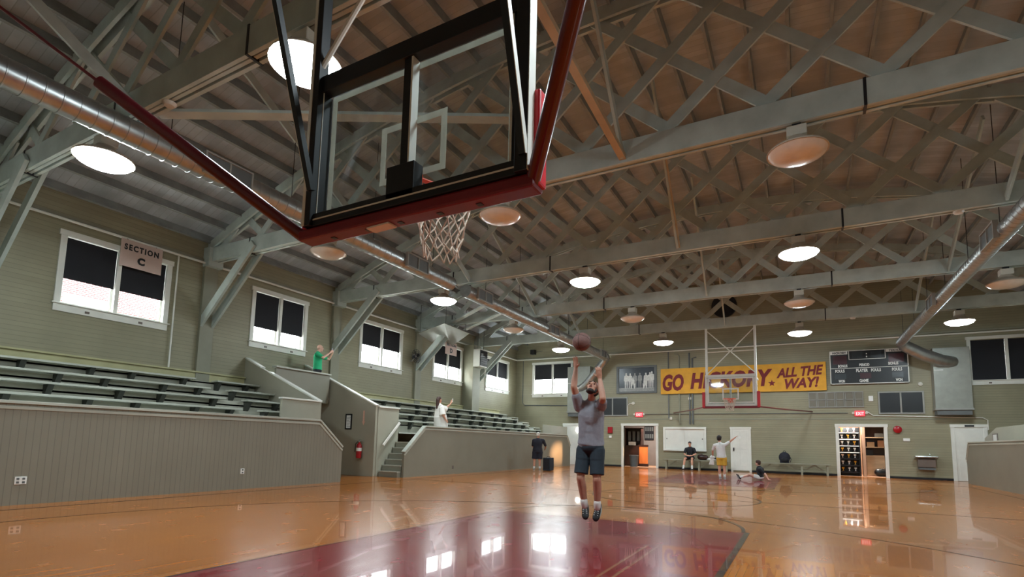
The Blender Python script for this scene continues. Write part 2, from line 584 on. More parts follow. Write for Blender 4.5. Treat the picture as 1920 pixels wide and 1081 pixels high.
flat('lane_worn_line', 'worn_line', [rect(-1.62, -1.59, 4.4, 6.3), rect(-1.5, -1.47, 4.4, 6.3)], 0.003)
flat('three_point_line', 'black_line', arc_band(HX, 3.2, 6.32, 0.03, -0.05, PI + 0.05, 70), 0.0025)
flat('three_point_line', 'black_line', arc_band(HX, 22.1, 6.32, 0.03, PI - 0.05, 2 * PI + 0.05, 70), 0.0025)
flat('center_circle', 'black_line', arc_band(HX, 12.65, 1.83, 0.05, 0, 2 * PI, 60), 0.0025)
flat('half_court_line', 'black_line', [rect(-10.2, 4.9, 12.62, 12.67)], 0.0024)
flat('free_throw_circle', 'black_line', arc_band(HX, 17.3, 1.9, 0.05, PI, 2 * PI, 40), 0.0025)
flat('side_line', 'black_line', [rect(-10.3, -10.25, 1.6, 23.7)], 0.0026)
flat('side_line', 'black_line', [rect(4.98, 5.03, 1.6, 23.7)], 0.0026)
flat('end_line', 'black_line', [rect(-10.3, 5.03, 23.7, 23.75)], 0.0026)

WZ0, WZ1 = 3.97, 5.92
WIN_L = [(0.38, 2.9), (5.33, 7.85), (10.3, 12.46), (15.0, 17.55), (19.72, 22.22), (24.5, 27.12)]
SHADE_L = [4.75, 4.78, 4.64, 4.91, 4.83, 4.87]
T = 0.16
holes = [(a + 0.1, b - 0.1, WZ0 + 0.16, WZ1 - 0.1) for a, b in WIN_L]
struct(wall_mesh(0, XL, -T, [YN, YF], lambda u: deck(XL), holes, [0]).build('wall_left', 'sage_siding'))
struct(wall_mesh(0, XR, T, [YN, YF], lambda u: deck(XR), [], [0]).build('wall_right', 'sage_siding'))
xs = [XL + (XR - XL) * i / 30 for i in range(31)]
WIN_F = [(-14.02, -11.42), (6.2, 8.72)]
D1, D2, D3, D4 = (-8.43, -6.70), (1.52, 3.2), (5.62, 6.54), (-11.86, -10.92)
DH = 2.2
fh = [(a + 0.1, b - 0.1, WZ0 + 0.02, WZ1 - 0.1) for a, b in WIN_F] + [(D1[0], D1[1], 0, DH), (D2[0], D2[1], 0, DH)]
struct(wall_mesh(1, YF, T, xs, deck, fh, [0]).build('wall_far', 'sage_siding'))
struct(wall_mesh(1, YN, -T, xs, deck, [], [0]).build('wall_near', 'sage_paint'))

# ceiling: curved board deck with its purlins
mb = MB()
N = 60
px = [XL - 0.2 + (XR - XL + 0.4) * i / N for i in range(N + 1)]
top = []
for i in range(N):
    a, b = px[i], px[i + 1]
    k = len(mb.v)
    mb.v += [(a, YN - 0.2, deck(a)), (b, YN - 0.2, deck(b)), (b, YF + 0.2, deck(b)), (a, YF + 0.2, deck(a)),
             (a, YN - 0.2, deck(a) + 0.08), (b, YN - 0.2, deck(b) + 0.08), (b, YF + 0.2, deck(b) + 0.08), (a, YF + 0.2, deck(a) + 0.08)]
    mb.f += [(k, k + 3, k + 2, k + 1), (k + 4, k + 5, k + 6, k + 7)]
    mb.mi += [0, 0]
ceiling = struct(mb.build('ceiling', 'roof_deck'))
x = XL + 0.05
while x < XR:
    z = arch(x)
    sl = -0.0344 * (x - CX)
    m2 = MB()
    nrm = Vector((-sl, 0, 1)).normalized()
    c = Vector((x, 0, z + 0.37))
    m2.bar((x, YN, z + 0.345), (x, YF, z + 0.345), 0.06, 0.26, nrm)
    m2.build('purlin', 'purlin_paint', ceiling)
    x += 0.74 / math.sqrt(1 + sl * sl)

# ------------------------------------------------------------------ windows
def window(i, axis, pos, a, b, shade, z0=WZ0, z1=WZ1, inward=1, sill=True):
    """Twin-sash window with casing, two roller shades and two panes; axis 0 = on the long wall."""
    def B(mb, u0, u1, d0, d1, w0, w1):
        d0, d1 = sorted((pos + inward * d0, pos + inward * d1))
        if axis == 0: mb.box(d0, d1, u0, u1, w0, w1)
        else: mb.box(u0, u1, d0, d1, w0, w1)
        return mb
    m = (a + b) / 2
    fr = MB()
    B(fr, a, a + 0.13, -0.16, 0.04, z0 + 0.17, z1 - 0.13)
    B(fr, b - 0.13, b, -0.16, 0.04, z0 + 0.17, z1 - 0.13)
    B(fr, a - 0.03, b + 0.03, -0.16, 0.05, z1 - 0.13, z1)
    B(fr, a, b, -0.16, 0.04, z0, z0 + 0.17)
    B(fr, a - 0.04, b + 0.04, -0.02, 0.09, z0 + 0.17, z0 + 0.2)
    B(fr, m - 0.05, m + 0.05, -0.16, 0.03, z0 + 0.2, z1 - 0.13)
    root = struct(fr.build('window_%d' % i, 'white_paint', bevel=0.006))
    for u0, u1 in ((a + 0.13, m - 0.05), (m + 0.05, b - 0.13)):
        s = MB()
        w0, w1 = z0 + 0.2, z1 - 0.13
        B(s, u0, u0 + 0.05, -0.14, -0.09, w0, w1); B(s, u1 - 0.05, u1, -0.14, -0.09, w0, w1)
        B(s, u0 + 0.05, u1 - 0.05, -0.14, -0.09, w0, w0 + 0.06); B(s, u0 + 0.05, u1 - 0.05, -0.14, -0.09, w1 - 0.05, w1)
        so = s.build('sash', 'white_paint', root)
        g = MB(); B(g, u0 + 0.05, u1 - 0.05, -0.118, -0.112, w0 + 0.06, w1 - 0.05)
        g.build('pane', 'window_glass', so)
        bl = MB(); B(bl, u0 + 0.005, u1 - 0.005, -0.05, -0.045, shade, w1 - 0.02)
        bl.build('roller_shade', 'black_shade', root)
        k = MB(); c = (u0 + u1) / 2
        B(k, c - 0.045, c + 0.045, 0.04, 0.06, z0 + 0.05, z0 + 0.1)
        k.build('latch', 'brown_steel', root)
    return root
n = 1
for (a, b), s in zip(WIN_L, SHADE_L):
    window(n, 0, XL, a, b, s); n += 1
window(n, 1, YF, WIN_F[0][0], WIN_F[0][1], 4.92, 3.86, 5.95, -1); n += 1
window(n, 1, YF, WIN_F[1][0], WIN_F[1][1], 4.14, 3.95, 5.97, -1); n += 1
# dark high windows beside the air handlers
def dark_window(i, a, b, z0, z1):
    fr = MB()
    w = 0.06
    fr.box(a, b, YF - 0.05, YF, z1 - w, z1); fr.box(a, b, YF - 0.05, YF, z0, z0 + w)
    for u in (a, (a + b - w) / 2, b - w): fr.box(u, u + w, YF - 0.05, YF, z0 + w, z1 - w)
    root = struct(fr.build('window_%d' % i, 'grey_metal'))
    for u0, u1 in ((a + w, (a + b - w) / 2), ((a + b + w) / 2, b - w)):
        g = MB(); g.box(u0, u1, YF - 0.025, YF, z0 + w, z1 - w); g.build('pane', 'board_black', root)
dark_window(n, -9.9, -8.2, 2.73, 3.76); n += 1
dark_window(n, 3.05, 4.68, 2.77, 3.76)

# outside the windows
mb = MB(); mb.box(-70, XL - 0.4, -40, 70, -0.4, -0.2)
struct(mb.build('ground', 'pavement'))
br = thing('brick_building', 'red brick building seen outside through the first bleacher window', 'building', (-31, 8, 0))
mb = MB(); mb.box(-38, -30, -6, 20.6, -0.2, 13); mb.build('wall', 'outside_brick', br)
for q in ((10.9, 13.0, 6.5, 7.6), (16.4, 16.9, 3, 12)):
    mb = MB(); mb.box(-29.99, -29.9, *q); mb.build('white_trim', 'white_plain', br)

# ------------------------------------------------------------------ doors on the far wall
def casing(i, a, b, h, w=0.13):
    mb = MB()
    mb.box(a - w, a, YF - 0.04, YF + T, 0, h); mb.box(b, b + w, YF - 0.04, YF + T, 0, h)
    mb.box(a - w - 0.02, b + w + 0.02, YF - 0.05, YF + T, h, h + w)
    return struct(mb.build('door_%d' % i, 'white_paint', bevel=0.005))
casing(1, D1[0], D1[1], DH)
casing(2, D2[0], D2[1], DH)
d = casing(3, D3[0], D3[1], DH)
mb = MB(); mb.box(D3[0], D3[1], YF - 0.02, YF, 0.01, DH); mb.box(D3[0] + 0.1, D3[1] - 0.1, YF - 0.03, YF - 0.02, 1.2, 2.05); mb.box(D3[0] + 0.1, D3[1] - 0.1, YF - 0.03, YF - 0.02, 0.2, 1.0); mb.build('door_leaf', 'white_paint', d)
mb = MB(); mb.box(5.95, 6.25, YF - 0.06, YF - 0.04, DH + 0.03, DH + 0.1); mb.build('name_plate', 'board_black', d)
d = casing(4, D4[0], D4[1], DH)
mb = MB(); mb.box(D4[0], D4[1], YF - 0.02, YF, 0.01, DH); mb.build('door_leaf', 'white_paint', d)
mb = MB(); mb.lathe([(0.0001, 0), (0.13, 0.01), (0.15, 0.05), (0.0001, 0.08)], (-11.05, YF - 0.02, 1.95), 18, (0, -1, 0)); mb.build('round_window', 'beacon_lit', d, True)
# the white door in the middle, closed
d = casing(5, -2.95, -2.22, 2.07, 0.1)
mb = MB()
mb.box(-2.95, -2.22, YF - 0.03, YF, 0.06, 2.07)
for x0, x1 in ((-2.86, -2.62), (-2.55, -2.31)):
    mb.box(x0, x1, YF - 0.04, YF - 0.03, 0.25, 0.95); mb.box(x0, x1, YF - 0.04, YF - 0.03, 1.1, 1.95)
lf = mb.build('door_leaf', 'white_paint', d, bevel=0.004)
mb = MB(); mb.box(-2.93, -2.88, YF - 0.055, YF - 0.03, 1.0, 1.16); mb.lathe([(0.0001, 0), (0.03, 0.005), (0.034, 0.03), (0.0001, 0.045)], (-2.905, YF - 0.05, 1.1), 12, (0, -1, 0)); mb.build('door_handle', 'black_steel', lf)
mb = MB(); mb.lathe([(0.0001, 0), (0.06, 0.003), (0.06, 0.01), (0.0001, 0.012)], (-2.62, YF - 0.03, 1.66), 16, (0, -1, 0)); mb.build('round_sticker', 'white_plain', lf)
# dark baseboard of the far wall
mb = MB()
for a, b in ((-10.75, D1[0] - 0.13), (D1[1] + 0.13, -3.05), (-2.12, D2[0] - 0.13), (D2[1] + 0.13, D3[0] - 0.13)):
    mb.box(a, b, YF - 0.025, YF, 0, 0.09)
struct(mb.build('baseboard_far', 'black_steel'))
mb = MB(); mb.box(XL, XR, YF - 0.09, YF, 6.2, 6.27); struct(mb.build('trim_1', 'sage_paint'))
mb = MB(); mb.box(XL, XL + 0.05, YN, YF, 6.2, 6.27); struct(mb.build('trim_2', 'sage_paint'))
mb = MB(); mb.box(-10.7, 5.4, YF - 0.02, YF, 2.52, 2.58); struct(mb.build('trim_3', 'sage_paint'))

# rooms behind the two open doors
def room(tagname, x0, x1, y1, wallm):
    h = 2.75
    for nm, bx in (('wall_%s_left' % tagname, (x0 - 0.1, x0, YF + T, y1, 0, h)), ('wall_%s_right' % tagname, (x1, x1 + 0.1, YF + T, y1, 0, h)),
                   ('wall_%s_back' % tagname, (x0 - 0.1, x1 + 0.1, y1, y1 + 0.1, 0, h))):
        mb = MB(); mb.box(*bx); struct(mb.build(nm, wallm))
    mb = MB(); mb.box(x0 - 0.1, x1 + 0.1, YF + T, y1 + 0.1, h, h + 0.1); struct(mb.build('ceiling_%s' % tagname, 'white_paint'))
    mb = MB(); mb.box(x0 - 0.1, x1 + 0.1, YF + T, y1 + 0.1, -0.1, 0); struct(mb.build('floor_%s' % tagname, 'tan_wall'))
room('lobby', -9.6, -5.2, 31.6, 'mauve_wall')
room('trophy', 0.6, 4.6, 31.2, 'tan_wall')
def lamp_light(name, loc, power, size, color=(1, 0.93, 0.84)):
    l = bpy.data.lights.new(name, 'AREA'); l.energy = power; l.size = size; l.color = color; l.shape = 'DISK'
    o = bpy.data.objects.new(name, l); COL.objects.link(o); o.location = loc
    return o
lamp_light('lobby_light', (-7.6, 29.8, 2.7), 60, 0.5)
ol = bpy.data.lights.new('orange_door_fill', 'SPOT'); ol.energy = 160; ol.color = (1, 0.8, 0.6); ol.spot_size = 0.7; ol.spot_blend = 0.5; ol.shadow_soft_size = 0.1  # added spot without a fixture, stands in for sun on the lobby door
oo = bpy.data.objects.new('orange_door_fill', ol); COL.objects.link(oo); oo.location = (-7.4, 28.5, 2.5)
oo.rotation_euler = (Vector((-7.8, 29.6, 0.7)) - oo.location).to_track_quat('-Z', 'Y').to_euler()
lamp_light('trophy_room_light', (2.4, 29.6, 2.7), 90, 0.5, (1, 0.9, 0.78))
sp = bpy.data.lights.new('low_sun_glow', 'SPOT'); sp.energy = 1400; sp.color = (1.0, 0.5, 0.2); sp.spot_size = 0.2; sp.spot_blend = 1.0; sp.shadow_soft_size = 0.06
so = bpy.data.objects.new('low_sun_glow', sp); COL.objects.link(so); so.location = (-5.9, 30.9, 0.95)
so.rotation_euler = (Vector((-10.85, 24.95, 0.62)) - so.location).to_track_quat('-Z', 'Y').to_euler()

# ------------------------------------------------------------------ roof trusses
TY = [-0.78, 4.05, 8.9, 13.75, 18.6, 23.5]
ORD = ['over the end wall behind the near hoop', 'just past the near hoop', 'second past the near hoop', 'at mid court', 'fourth, over the far free throw lane', 'last, over the far hoop']
XA, XB = XL + 0.25, XR - 0.2
def truss(i, Y):
    t = thing('roof_truss', 'grey lattice bowstring roof truss %s' % ORD[i], 'truss', (CX, Y, 6.2), 'roof trusses')
    mb = MB()
    for s in (-1, 1):
        mb.box(XA, XB, Y + s * 0.085 - 0.03, Y + s * 0.085 + 0.03, 6.2, 6.62)
    mb.box(XA, XB, Y - 0.028, Y + 0.028, 6.215, 6.3)
    mb.build('bottom_chord', 'truss_paint', t, bevel=0.006)
    mb = MB()
    n = 26
    for s in (-1, 1):
        for k in range(n):
            a, b = XL + (XR - XL) * k / n, XL + (XR - XL) * (k + 1) / n
            mb.add([(a, Y + s * 0.085 - 0.03, arch(a)), (a, Y + s * 0.085 + 0.03, arch(a)), (a, Y + s * 0.085 + 0.03, arch(a, .27)), (a, Y + s * 0.085 - 0.03, arch(a, .27)),
                    (b, Y + s * 0.085 - 0.03, arch(b)), (b, Y + s * 0.085 + 0.03, arch(b)), (b, Y + s * 0.085 + 0.03, arch(b, .27)), (b, Y + s * 0.085 - 0.03, arch(b, .27))],
                   [(0, 1, 5, 4), (1, 2, 6, 5), (2, 3, 7, 6), (3, 0, 4, 7)])
    mb.build('top_chord', 'truss_paint', t)
    # lattice boards: openings peak at CX + .785 m, 7.25 + .69 n with m + n even
    sl = 0.69 / 0.785
    wv = 0.2 / math.cos(math.atan(sl)) / 2
    for sgn, off in ((1, -0.024), (-1, 0.024)):
        for k in range(-12, 13):
            # lower edge through (CX + 1.57 k, 7.25), slope sgn * sl
            c0 = 7.25 + wv - sgn * sl * (CX + 1.57 * k)
            pts = []
            q = [XA + (XB - XA) * j / 500 for j in range(501)]
            ins = [u for u in q if 6.42 <= c0 + sgn * sl * u <= arch(u, 0.12)]
            if len(ins) < 12: continue
            a, b = ins[0], ins[-1]
            m2 = MB()
            m2.bar((a, Y + off, c0 + sgn * sl * a), (b, Y + off, c0 + sgn * sl * b), 0.045, 0.2, (0, 0, 1))
            m2.build('lattice_board', 'truss_paint', t)
    # knee braces, each of two planks, down to the side walls
    for xw, s in ((XL, 1), (XR, -1)):
        m2 = MB()
        for w in (-0.16, 0.16):
            m2.bar((xw + s * 0.02, Y + w, 4.36), (xw + s * 2.18, Y + w, 6.42), 0.07, 0.24)
        m2.build('knee_brace', 'truss_paint', t)
        m2 = MB(); m2.box(min(xw, xw + s * 0.28), max(xw, xw + s * 0.28), Y - 0.22, Y + 0.22, 6.05, arch(xw + s * 0.2)); m2.build('bearing_block', 'truss_paint', t)
    # bolts plates on the chord
    for xb in (-13.2, -9.75, -6.3, 1.0, 4.45, 7.9):
        m2 = MB(); m2.box(xb - 0.02, xb + 0.02, Y - 0.125, Y + 0.125, 6.19, 6.63); m2.build('strap', 'black_steel', t)
    # diagonals toward the previous bay
    if i > 0:
        for xs_ in (-9.1, 3.8):
            m2 = MB(); yb = Y - 4.0
            m2.bar((xs_, Y - 0.13, 6.28), (xs_, yb, arch(xs_, 0.1)), 0.045, 0.17, (0, 0, 1)); m2.build('sway_brace', 'truss_paint', t)
        m2 = MB(); m2.bar((CX, Y - 0.12, 6.3), (CX, Y - 2.75, arch(CX, 0.1)), 0.05, 0.15, (0, 0, 1)); m2.build('sway_brace', 'truss_paint', t)
    if i == 2:
        m2 = MB(); m2.bar((CX, Y - 0.1, 6.3), (CX, TY[1] + 0.1, 6.58), 0.12, 0.09, (0, 0, 1)); m2.build('tie_plank', 'raw_wood', t)
        m2 = MB(); m2.bar((-8.9, TY[1] + 0.12, 6.27), (-3.75, 7.0, 6.32), 0.2, 0.05, (0, 0, 1)); m2.bar((-3.8, 6.97, 6.3), (-3.8, 6.97, arch(-3.8, 0.3)), 0.05, 0.05); m2.build('plan_brace', 'truss_paint', t)
    if i == 3:
        m2 = MB(); m2.bar((CX + 0.02, Y - 0.1, 6.3), (CX + 0.02, Y - 2.0, 8.4), 0.09, 0.05, (0, 0, 1)); m2.build('tie_plank', 'raw_wood', t)
    if i == 4:
        for a, b in (((-13.23, 18.41, 6.22), (-9.6, 15.9, 6.22)), ((-13.25, 19.6, 6.22), (-9.6, 17.2, 6.22))):
            m2 = MB(); m2.bar(a, b, 0.18, 0.05); m2.build('plan_brace', 'truss_paint', t)
    return t
for i, Y in enumerate(TY):
    truss(i, Y)

# pilasters under the trusses
for i, Y in enumerate(TY[1:]):
    mb = MB(); mb.box(XL, XL + 0.1, Y - 0.2, Y + 0.2, 2.0, 6.1)
    tag(mb.build('wall_pilaster', 'sage_paint', bevel=0.006), 'grey pilaster on the window wall, truss %s' % ('just past the near hoop', 'second from the near hoop', 'at mid court', 'fourth from the near hoop', 'over the far hoop')[i], 'pilaster', 'pilasters of the window wall')

# ------------------------------------------------------------------ bell lamps on the trusses
LX = [(-10.2, 'nearest the window wall'), (-5.25, 'over the window-side half court'), (0.1, 'over the scoreboard-side half court'), (5.05, 'beyond the scoreboard-side duct')]
SHORTO = ['', 'just past the near hoop', 'second from the near hoop', 'at mid court', 'fourth from the near hoop', 'over the far hoop']
def lamp(i, x, where):
    Y = TY[i]; lit = i in (1, 3, 5)
    t = thing('bell_lamp', '%s bell lamp %s, truss %s' % ('lit' if lit else 'unlit', where, SHORTO[i]), 'ceiling lamp', (x, Y, 6.2), 'bell lamps on the trusses')
    mb = MB(); mb.box(x - 0.06, x + 0.06, Y - 0.06, Y + 0.06, 6.13, 6.22); mb.build('hanger', 'black_steel', t)
    mb = MB(); mb.box(x - 0.14, x + 0.14, Y - 0.13, Y + 0.13, 5.98, 6.14); mb.build('ballast_box', 'lamp_box', t, bevel=0.012)
    mb = MB(); mb.lathe([(0.0001, 5.985), (0.13, 5.985), (0.15, 5.95), (0.18, 5.91), (0.24, 5.87), (0.32, 5.835), (0.4, 5.8), (0.435, 5.765), (0.435, 5.745), (0.42, 5.745), (0.38, 5.78), (0.2, 5.86), (0.0001, 5.9)], (x, Y, 0), 28); mb.build('bell', 'lamp_bell', t, True)
    mb = MB(); mb.lathe([(0.0001, 5.625), (0.16, 5.63), (0.3, 5.66), (0.38, 5.7), (0.418, 5.75), (0.3, 5.755), (0.0001, 5.755)], (x, Y, 0), 24); mb.build('lens', 'lens_lit' if lit else 'lens_off', t, True)
for i in (1, 2, 3, 4, 5):
    for x, w in LX:
        lamp(i, x, w)

# ------------------------------------------------------------------ ducts
def duct(label, x, z, r, y0, y1, regs, side, elbow, er=None):
    t = thing('air_duct', label, 'duct', (x, (y0 + y1) / 2, z), 'round spiral ducts')
    mb = MB()
    prof = []
    y = y0
    while y < y1 - 0.05:
        prof += [(r, y), (r, min(y1, y + 0.18)), (r + 0.008, min(y1, y + 0.185)), (r + 0.008, min(y1, y + 0.2)), (r, min(y1, y + 0.205))]
        y += 0.205
    prof = [(0.0001, y0)] + prof + [(0.0001, y1)]
    mb.lathe([(a, b - y0) for a, b in prof], (x, y0, z), 28, (0, 1, 0))
    mb.build('spiral_pipe', 'galvanised', t, True, sharp=0.5)
    for ry in regs:
        rx = x + side * (r - 0.02)
        f = MB()
        w, h = 0.42, 0.16
        def bx(m, a, b, c, d, e0, e1):
            p, q = sorted((rx + side * a, rx + side * b)); m.box(p, q, c, d, e0, e1)
        bx(f, 0, 0.09, ry - w - 0.03, ry + w + 0.03, z + h, z + h + 0.03); bx(f, 0, 0.09, ry - w - 0.03, ry + w + 0.03, z - h - 0.03, z - h)
        for c in (ry - w - 0.03, ry - 0.012, ry + w): bx(f, 0, 0.09, c, c + 0.03, z - h, z + h)
        fo = f.build('register', 'grey_metal', t)
        g = MB(); bx(g, 0, 0.06, ry - w, ry + w, z - h, z + h); g.build('grille', 'mid_grey', fo)
    for yy in [y0 + 1.2 + 2.4 * k for k in range(int((y1 - y0 - 1) / 2.4) + 1)]:
        mb = MB(); mb.path([(x, yy, z + r * 0.9), (x, yy, arch(x, 0.1))], 0.008, 5); mb.build('hanger_rod', 'black_steel', t)
    if elbow:
        mb = MB(); mb.path(elbow, er or r, 24); mb.build('elbow', 'galvanised', t, True)
    return t
duct('round spiral duct with black hanger rods running behind the near backboard on the window side', -9.1, 5.86, 0.205, -1.5, 12.6, [5.4, 10.75], 1, None)
duct('round spiral duct from mid court to the air handler beside the team photograph', -9.1, 5.86, 0.205, 13.4, 27.0, [14.2, 19.75, 26.0], 1,
     [(-9.1, 27.0, 5.86), (-9.13, 27.2, 5.84), (-9.3, 27.32, 5.68), (-9.95, 27.42, 4.95), (-10.35, 27.5, 4.5), (-10.7, 27.62, 4.3), (-10.9, 27.7, 4.25)])
duct('round spiral duct on the scoreboard side, its elbow bending down past the scoreboard', 3.8, 5.68, 0.17, -1.5, 26.6, [8.2, 14.1, 19.8], -1,
     [(3.8, 26.6, 5.68), (3.83, 26.85, 5.66), (4.0, 27.05, 5.55), (4.6, 27.25, 5.2), (5.2, 27.45, 4.95), (5.5, 27.6, 4.9), (5.65, 27.72, 4.9)], [0.18, 0.2, 0.24, 0.25, 0.25, 0.24, 0.23])
def handler(label, x0, x1):
    t = thing('air_handler', label, 'air handler', ((x0 + x1) / 2, 27.95, 2.7), 'wall air handlers')
    mb = MB(); mb.box(x0, x1, 27.6, YF, 2.98, 5.5); mb.build('cabinet', 'galvanised_sheet', t, bevel=0.01)
    mb = MB(); mb.box(x0 - 0.02, x1 + 0.02, 27.56, YF, 2.9, 2.98); mb.build('lip', 'grey_metal', t)
    mb = MB(); mb.box(x0 + 0.04, x1 - 0.04, 27.62, YF, 2.7, 2.9); mb.build('intake_grille', 'mid_grey', t)
    for z in (4.55,):
        mb = MB(); mb.box(x0, x0 + 0.32, 27.585, 27.6, z, z + 0.03); mb.build('seam', 'white_plain', t)
handler('tall galvanised air handler on the far wall between team photograph and corner window', -11.55, -10.2)
handler('tall galvanised air handler on the far wall right of the scoreboard, above the drinking fountain', 4.97, 6.18)

# ------------------------------------------------------------------ hoops
def hoop(label, cx, yb, d, post_d, braces, xbrace, flip_mats, post_cx):
    t = thing('basketball_hoop', label, 'basketball hoop', (cx, yb, 2.72), 'basketball hoops')
    Yd = lambda a: yb + d * a
    def bx(m, x0, x1, a, b, z0, z1):
        p, q = sorted((Yd(a), Yd(b))); m.box(cx + x0, cx + x1, p, q, z0, z1)
        return m
    dark = 'black_steel' if flip_mats else 'white_paint'
    g = bx(MB(), -0.9, 0.9, -0.006, 0.006, 2.88, 3.96).build('glass_panel', 'board_glass', t)
    m = MB()
    for x0, x1, z0, z1 in ((-0.86, 0.86, 3.89, 3.94), (-0.86, 0.86, 2.92, 2.96), (-0.86, -0.81, 2.96, 3.89), (0.81, 0.86, 2.96, 3.89)):
        bx(m, x0, x1, 0.0062, 0.008, z0, z1)
    m.build('border_stripe', 'stripe_paint' if flip_mats else 'white_plain', g)
    m = MB()
    for x0, x1, z0, z1 in ((-0.305, 0.305, 3.46, 3.51), (-0.305, 0.305, 3.05, 3.1), (-0.305, -0.255, 3.1, 3.46), (0.255, 0.305, 3.1, 3.46)):
        bx(m, x0, x1, 0.0062, 0.008, z0, z1)
    m.build('target_square', 'stripe_paint' if flip_mats else 'white_plain', g)
    m = MB()
    bx(m, -0.96, 0.96, -0.1, -0.01, 3.93, 4.07); bx(m, -0.96, -0.87, -0.08, 0.012, 2.86, 3.93); bx(m, 0.87, 0.96, -0.08, 0.012, 2.86, 3.93)
    bx(m, -0.96, 0.96, -0.11, -0.01, 2.8, 2.9)
    fr = m.build('frame', dark, t, bevel=0.004)
    m = MB(); bx(m, -0.97, 0.97, -0.112, -0.11, 2.845, 2.857); bx(m, -0.885, -0.868, -0.086, -0.08, 2.9, 3.93); bx(m, 0.868, 0.885, -0.086, -0.08, 2.9, 3.93); m.build('bright_edge', 'white_paint', fr)
    m = MB(); bx(m, -0.035, 0.035, -0.08, -0.012, 2.9, 3.93); m.build('center_post', dark, t)
    if flip_mats:
        m = MB(); bx(m, 0.035, 0.05, -0.085, -0.012, 3.08, 3.93); m.build('center_post_edge', 'white_paint', t)
    m = MB(); bx(m, -0.13, 0.12, -0.11, -0.008, 2.84, 3.1); m.build('rim_mount', dark, t, bevel=0.004)
    # pads
    m = MB(); bx(m, -1.05, 1.05, -0.1, 0.05, 2.71, 2.8)
    pad = m.build('bottom_pad', 'maroon_pad', t, bevel=0.018)
    m = MB()
    for k in (-0.72, -0.36, -0.05, 0.3, 0.62): bx(m, k - 0.02, k + 0.02, -0.04, 0.0, 2.705, 2.715)
    m.build('bolt_slot', 'black_steel', pad)
    for s in (-1, 1):
        m = MB(); x0, x1 = sorted((s * 0.965, s * 1.07)); bx(m, x0, x1, -0.06, 0.055, 2.74, 3.37)
        m.build('corner_pad', 'red_pad', t, bevel=0.015)
    if flip_mats:
        m = MB(); m.bar((cx - 0.34, Yd(-0.02), 2.703), (cx - 0.12, Yd(-0.03), 2.702), 0.09, 0.012); m.build('loose_tape', 'white_plain', pad)
    # posts with a black back face on the near hoop
    for s in (-1, 1):
        x = (post_cx - cx) + s * 0.95
        m = MB(); bx(m, x - 0.045, x + 0.045, -post_d - 0.04, -post_d + 0.05, 2.8, 6.2)
        po = m.build('support_post', 'black_steel' if flip_mats else 'white_paint', t, bevel=0.004)
        if flip_mats:
            m = MB()
            if s > 0: bx(m, x + 0.045, x + 0.05, -post_d - 0.04, -post_d + 0.05, 2.8, 6.2)
            else: bx(m, x - 0.044, x - 0.014, -post_d - 0.045, -post_d - 0.04, 2.8, 6.2)
            m.build('white_face', 'white_paint', po)
            xk, zk = (-1.43, 2.9) if s > 0 else (-3.31, 3.08)
            m = MB(); m.bar((xk, Yd(-0.14), zk), (xk, Yd(-0.14 - 0.326 * (6.2 - zk)), 6.2), 0.045, 0.045, (0, 1, 0)); kb = m.build('kick_brace', 'black_steel', t)
            m = MB(); m.bar((xk + s * 0.025, Yd(-0.14), zk), (xk + s * 0.025, Yd(-0.14 - 0.326 * (6.2 - zk)), 6.2), 0.005, 0.045, (0, 1, 0)); m.build('white_face', 'white_paint', kb)
        else:
            for z in (2.86, 3.9):
                m = MB(); bx(m, s * 0.93 - 0.03, s * 0.93 + 0.03, -post_d, -0.05, z, z + 0.06); m.build('standoff_arm', 'white_paint', t)
    if xbrace:
        z0, z1 = xbrace
        for s in (-1, 1):
            m = MB(); m.path([(post_cx - s * 0.92, Yd(-post_d), z1), (post_cx + s * 0.92, Yd(-post_d), z0)], 0.022, 8); m.build('cross_brace', 'white_paint', t, True)
        m = MB(); m.path([(post_cx - 0.92, Yd(-post_d), (z0 + z1) / 2), (post_cx + 0.92, Yd(-post_d), (z0 + z1) / 2)], 0.022, 8); m.build('cross_bar', 'white_paint', t, True)
    for pts, rr in braces:
        m = MB(); m.path(pts, rr, 12); m.build('wall_brace', 'maroon_steel', t, True)
    # rim and net
    rd = 0.40
    m = MB()
    R = 0.2286
    m.path([(cx + R * math.cos(a), Yd(rd) + R * math.sin(a), 3.05) for a in [2 * PI * k / 40 for k in range(40)]], 0.011, 8, True)
    rim = m.build('rim', 'orange_rim', t, True)
    m = MB(); bx(m, -0.1, 0.1, 0.008, 0.02, 2.93, 3.09)
    for s in (-1, 1):
        m.bar((cx + s * 0.07, Yd(0.015), 3.03), (cx + s * 0.12, Yd(rd - 0.19), 3.045), 0.05, 0.012); m.bar((cx + s * 0.07, Yd(0.015), 2.95), (cx + s * 0.09, Yd(rd - 0.19), 3.04), 0.03, 0.012)
    m.build('rim_bracket', 'orange_rim', rim, bevel=0.003)
    m = MB()
    rows = [(0.225, 3.045), (0.215, 2.97), (0.2, 2.89), (0.18, 2.81), (0.158, 2.73), (0.145, 2.65), (0.14, 2.58)]
    def nd(j, k):
        a = 2 * PI * (k + 0.5 * (j % 2)) / 12 + 0.08 * math.sin(3 * k + j)
        r, z = rows[j]
        jit = 0.012 * math.sin(5.1 * k + 2.3 * j) if j > 1 else 0
        return (cx + (r + jit) * math.cos(a), Yd(rd) + (r + jit) * math.sin(a), z + jit)
    for j in range(len(rows) - 1):
        for k in range(12):
            o2 = k if j % 2 == 0 else k + 1
            m.path([nd(j, k), nd(j + 1, o2)], 0.006, 5)
            m.path([nd(j, k), nd(j + 1, o2 - 1)], 0.006, 5)
    m.build('net', 'net_cord', t)
    return t
P1, P2 = Vector((-3.49, 2.78, 2.77)), Vector((-1.41, 2.78, 2.77))
bl, brt = Vector((-0.87, -1, 0.86)), Vector((0.87, -1, 0.86))
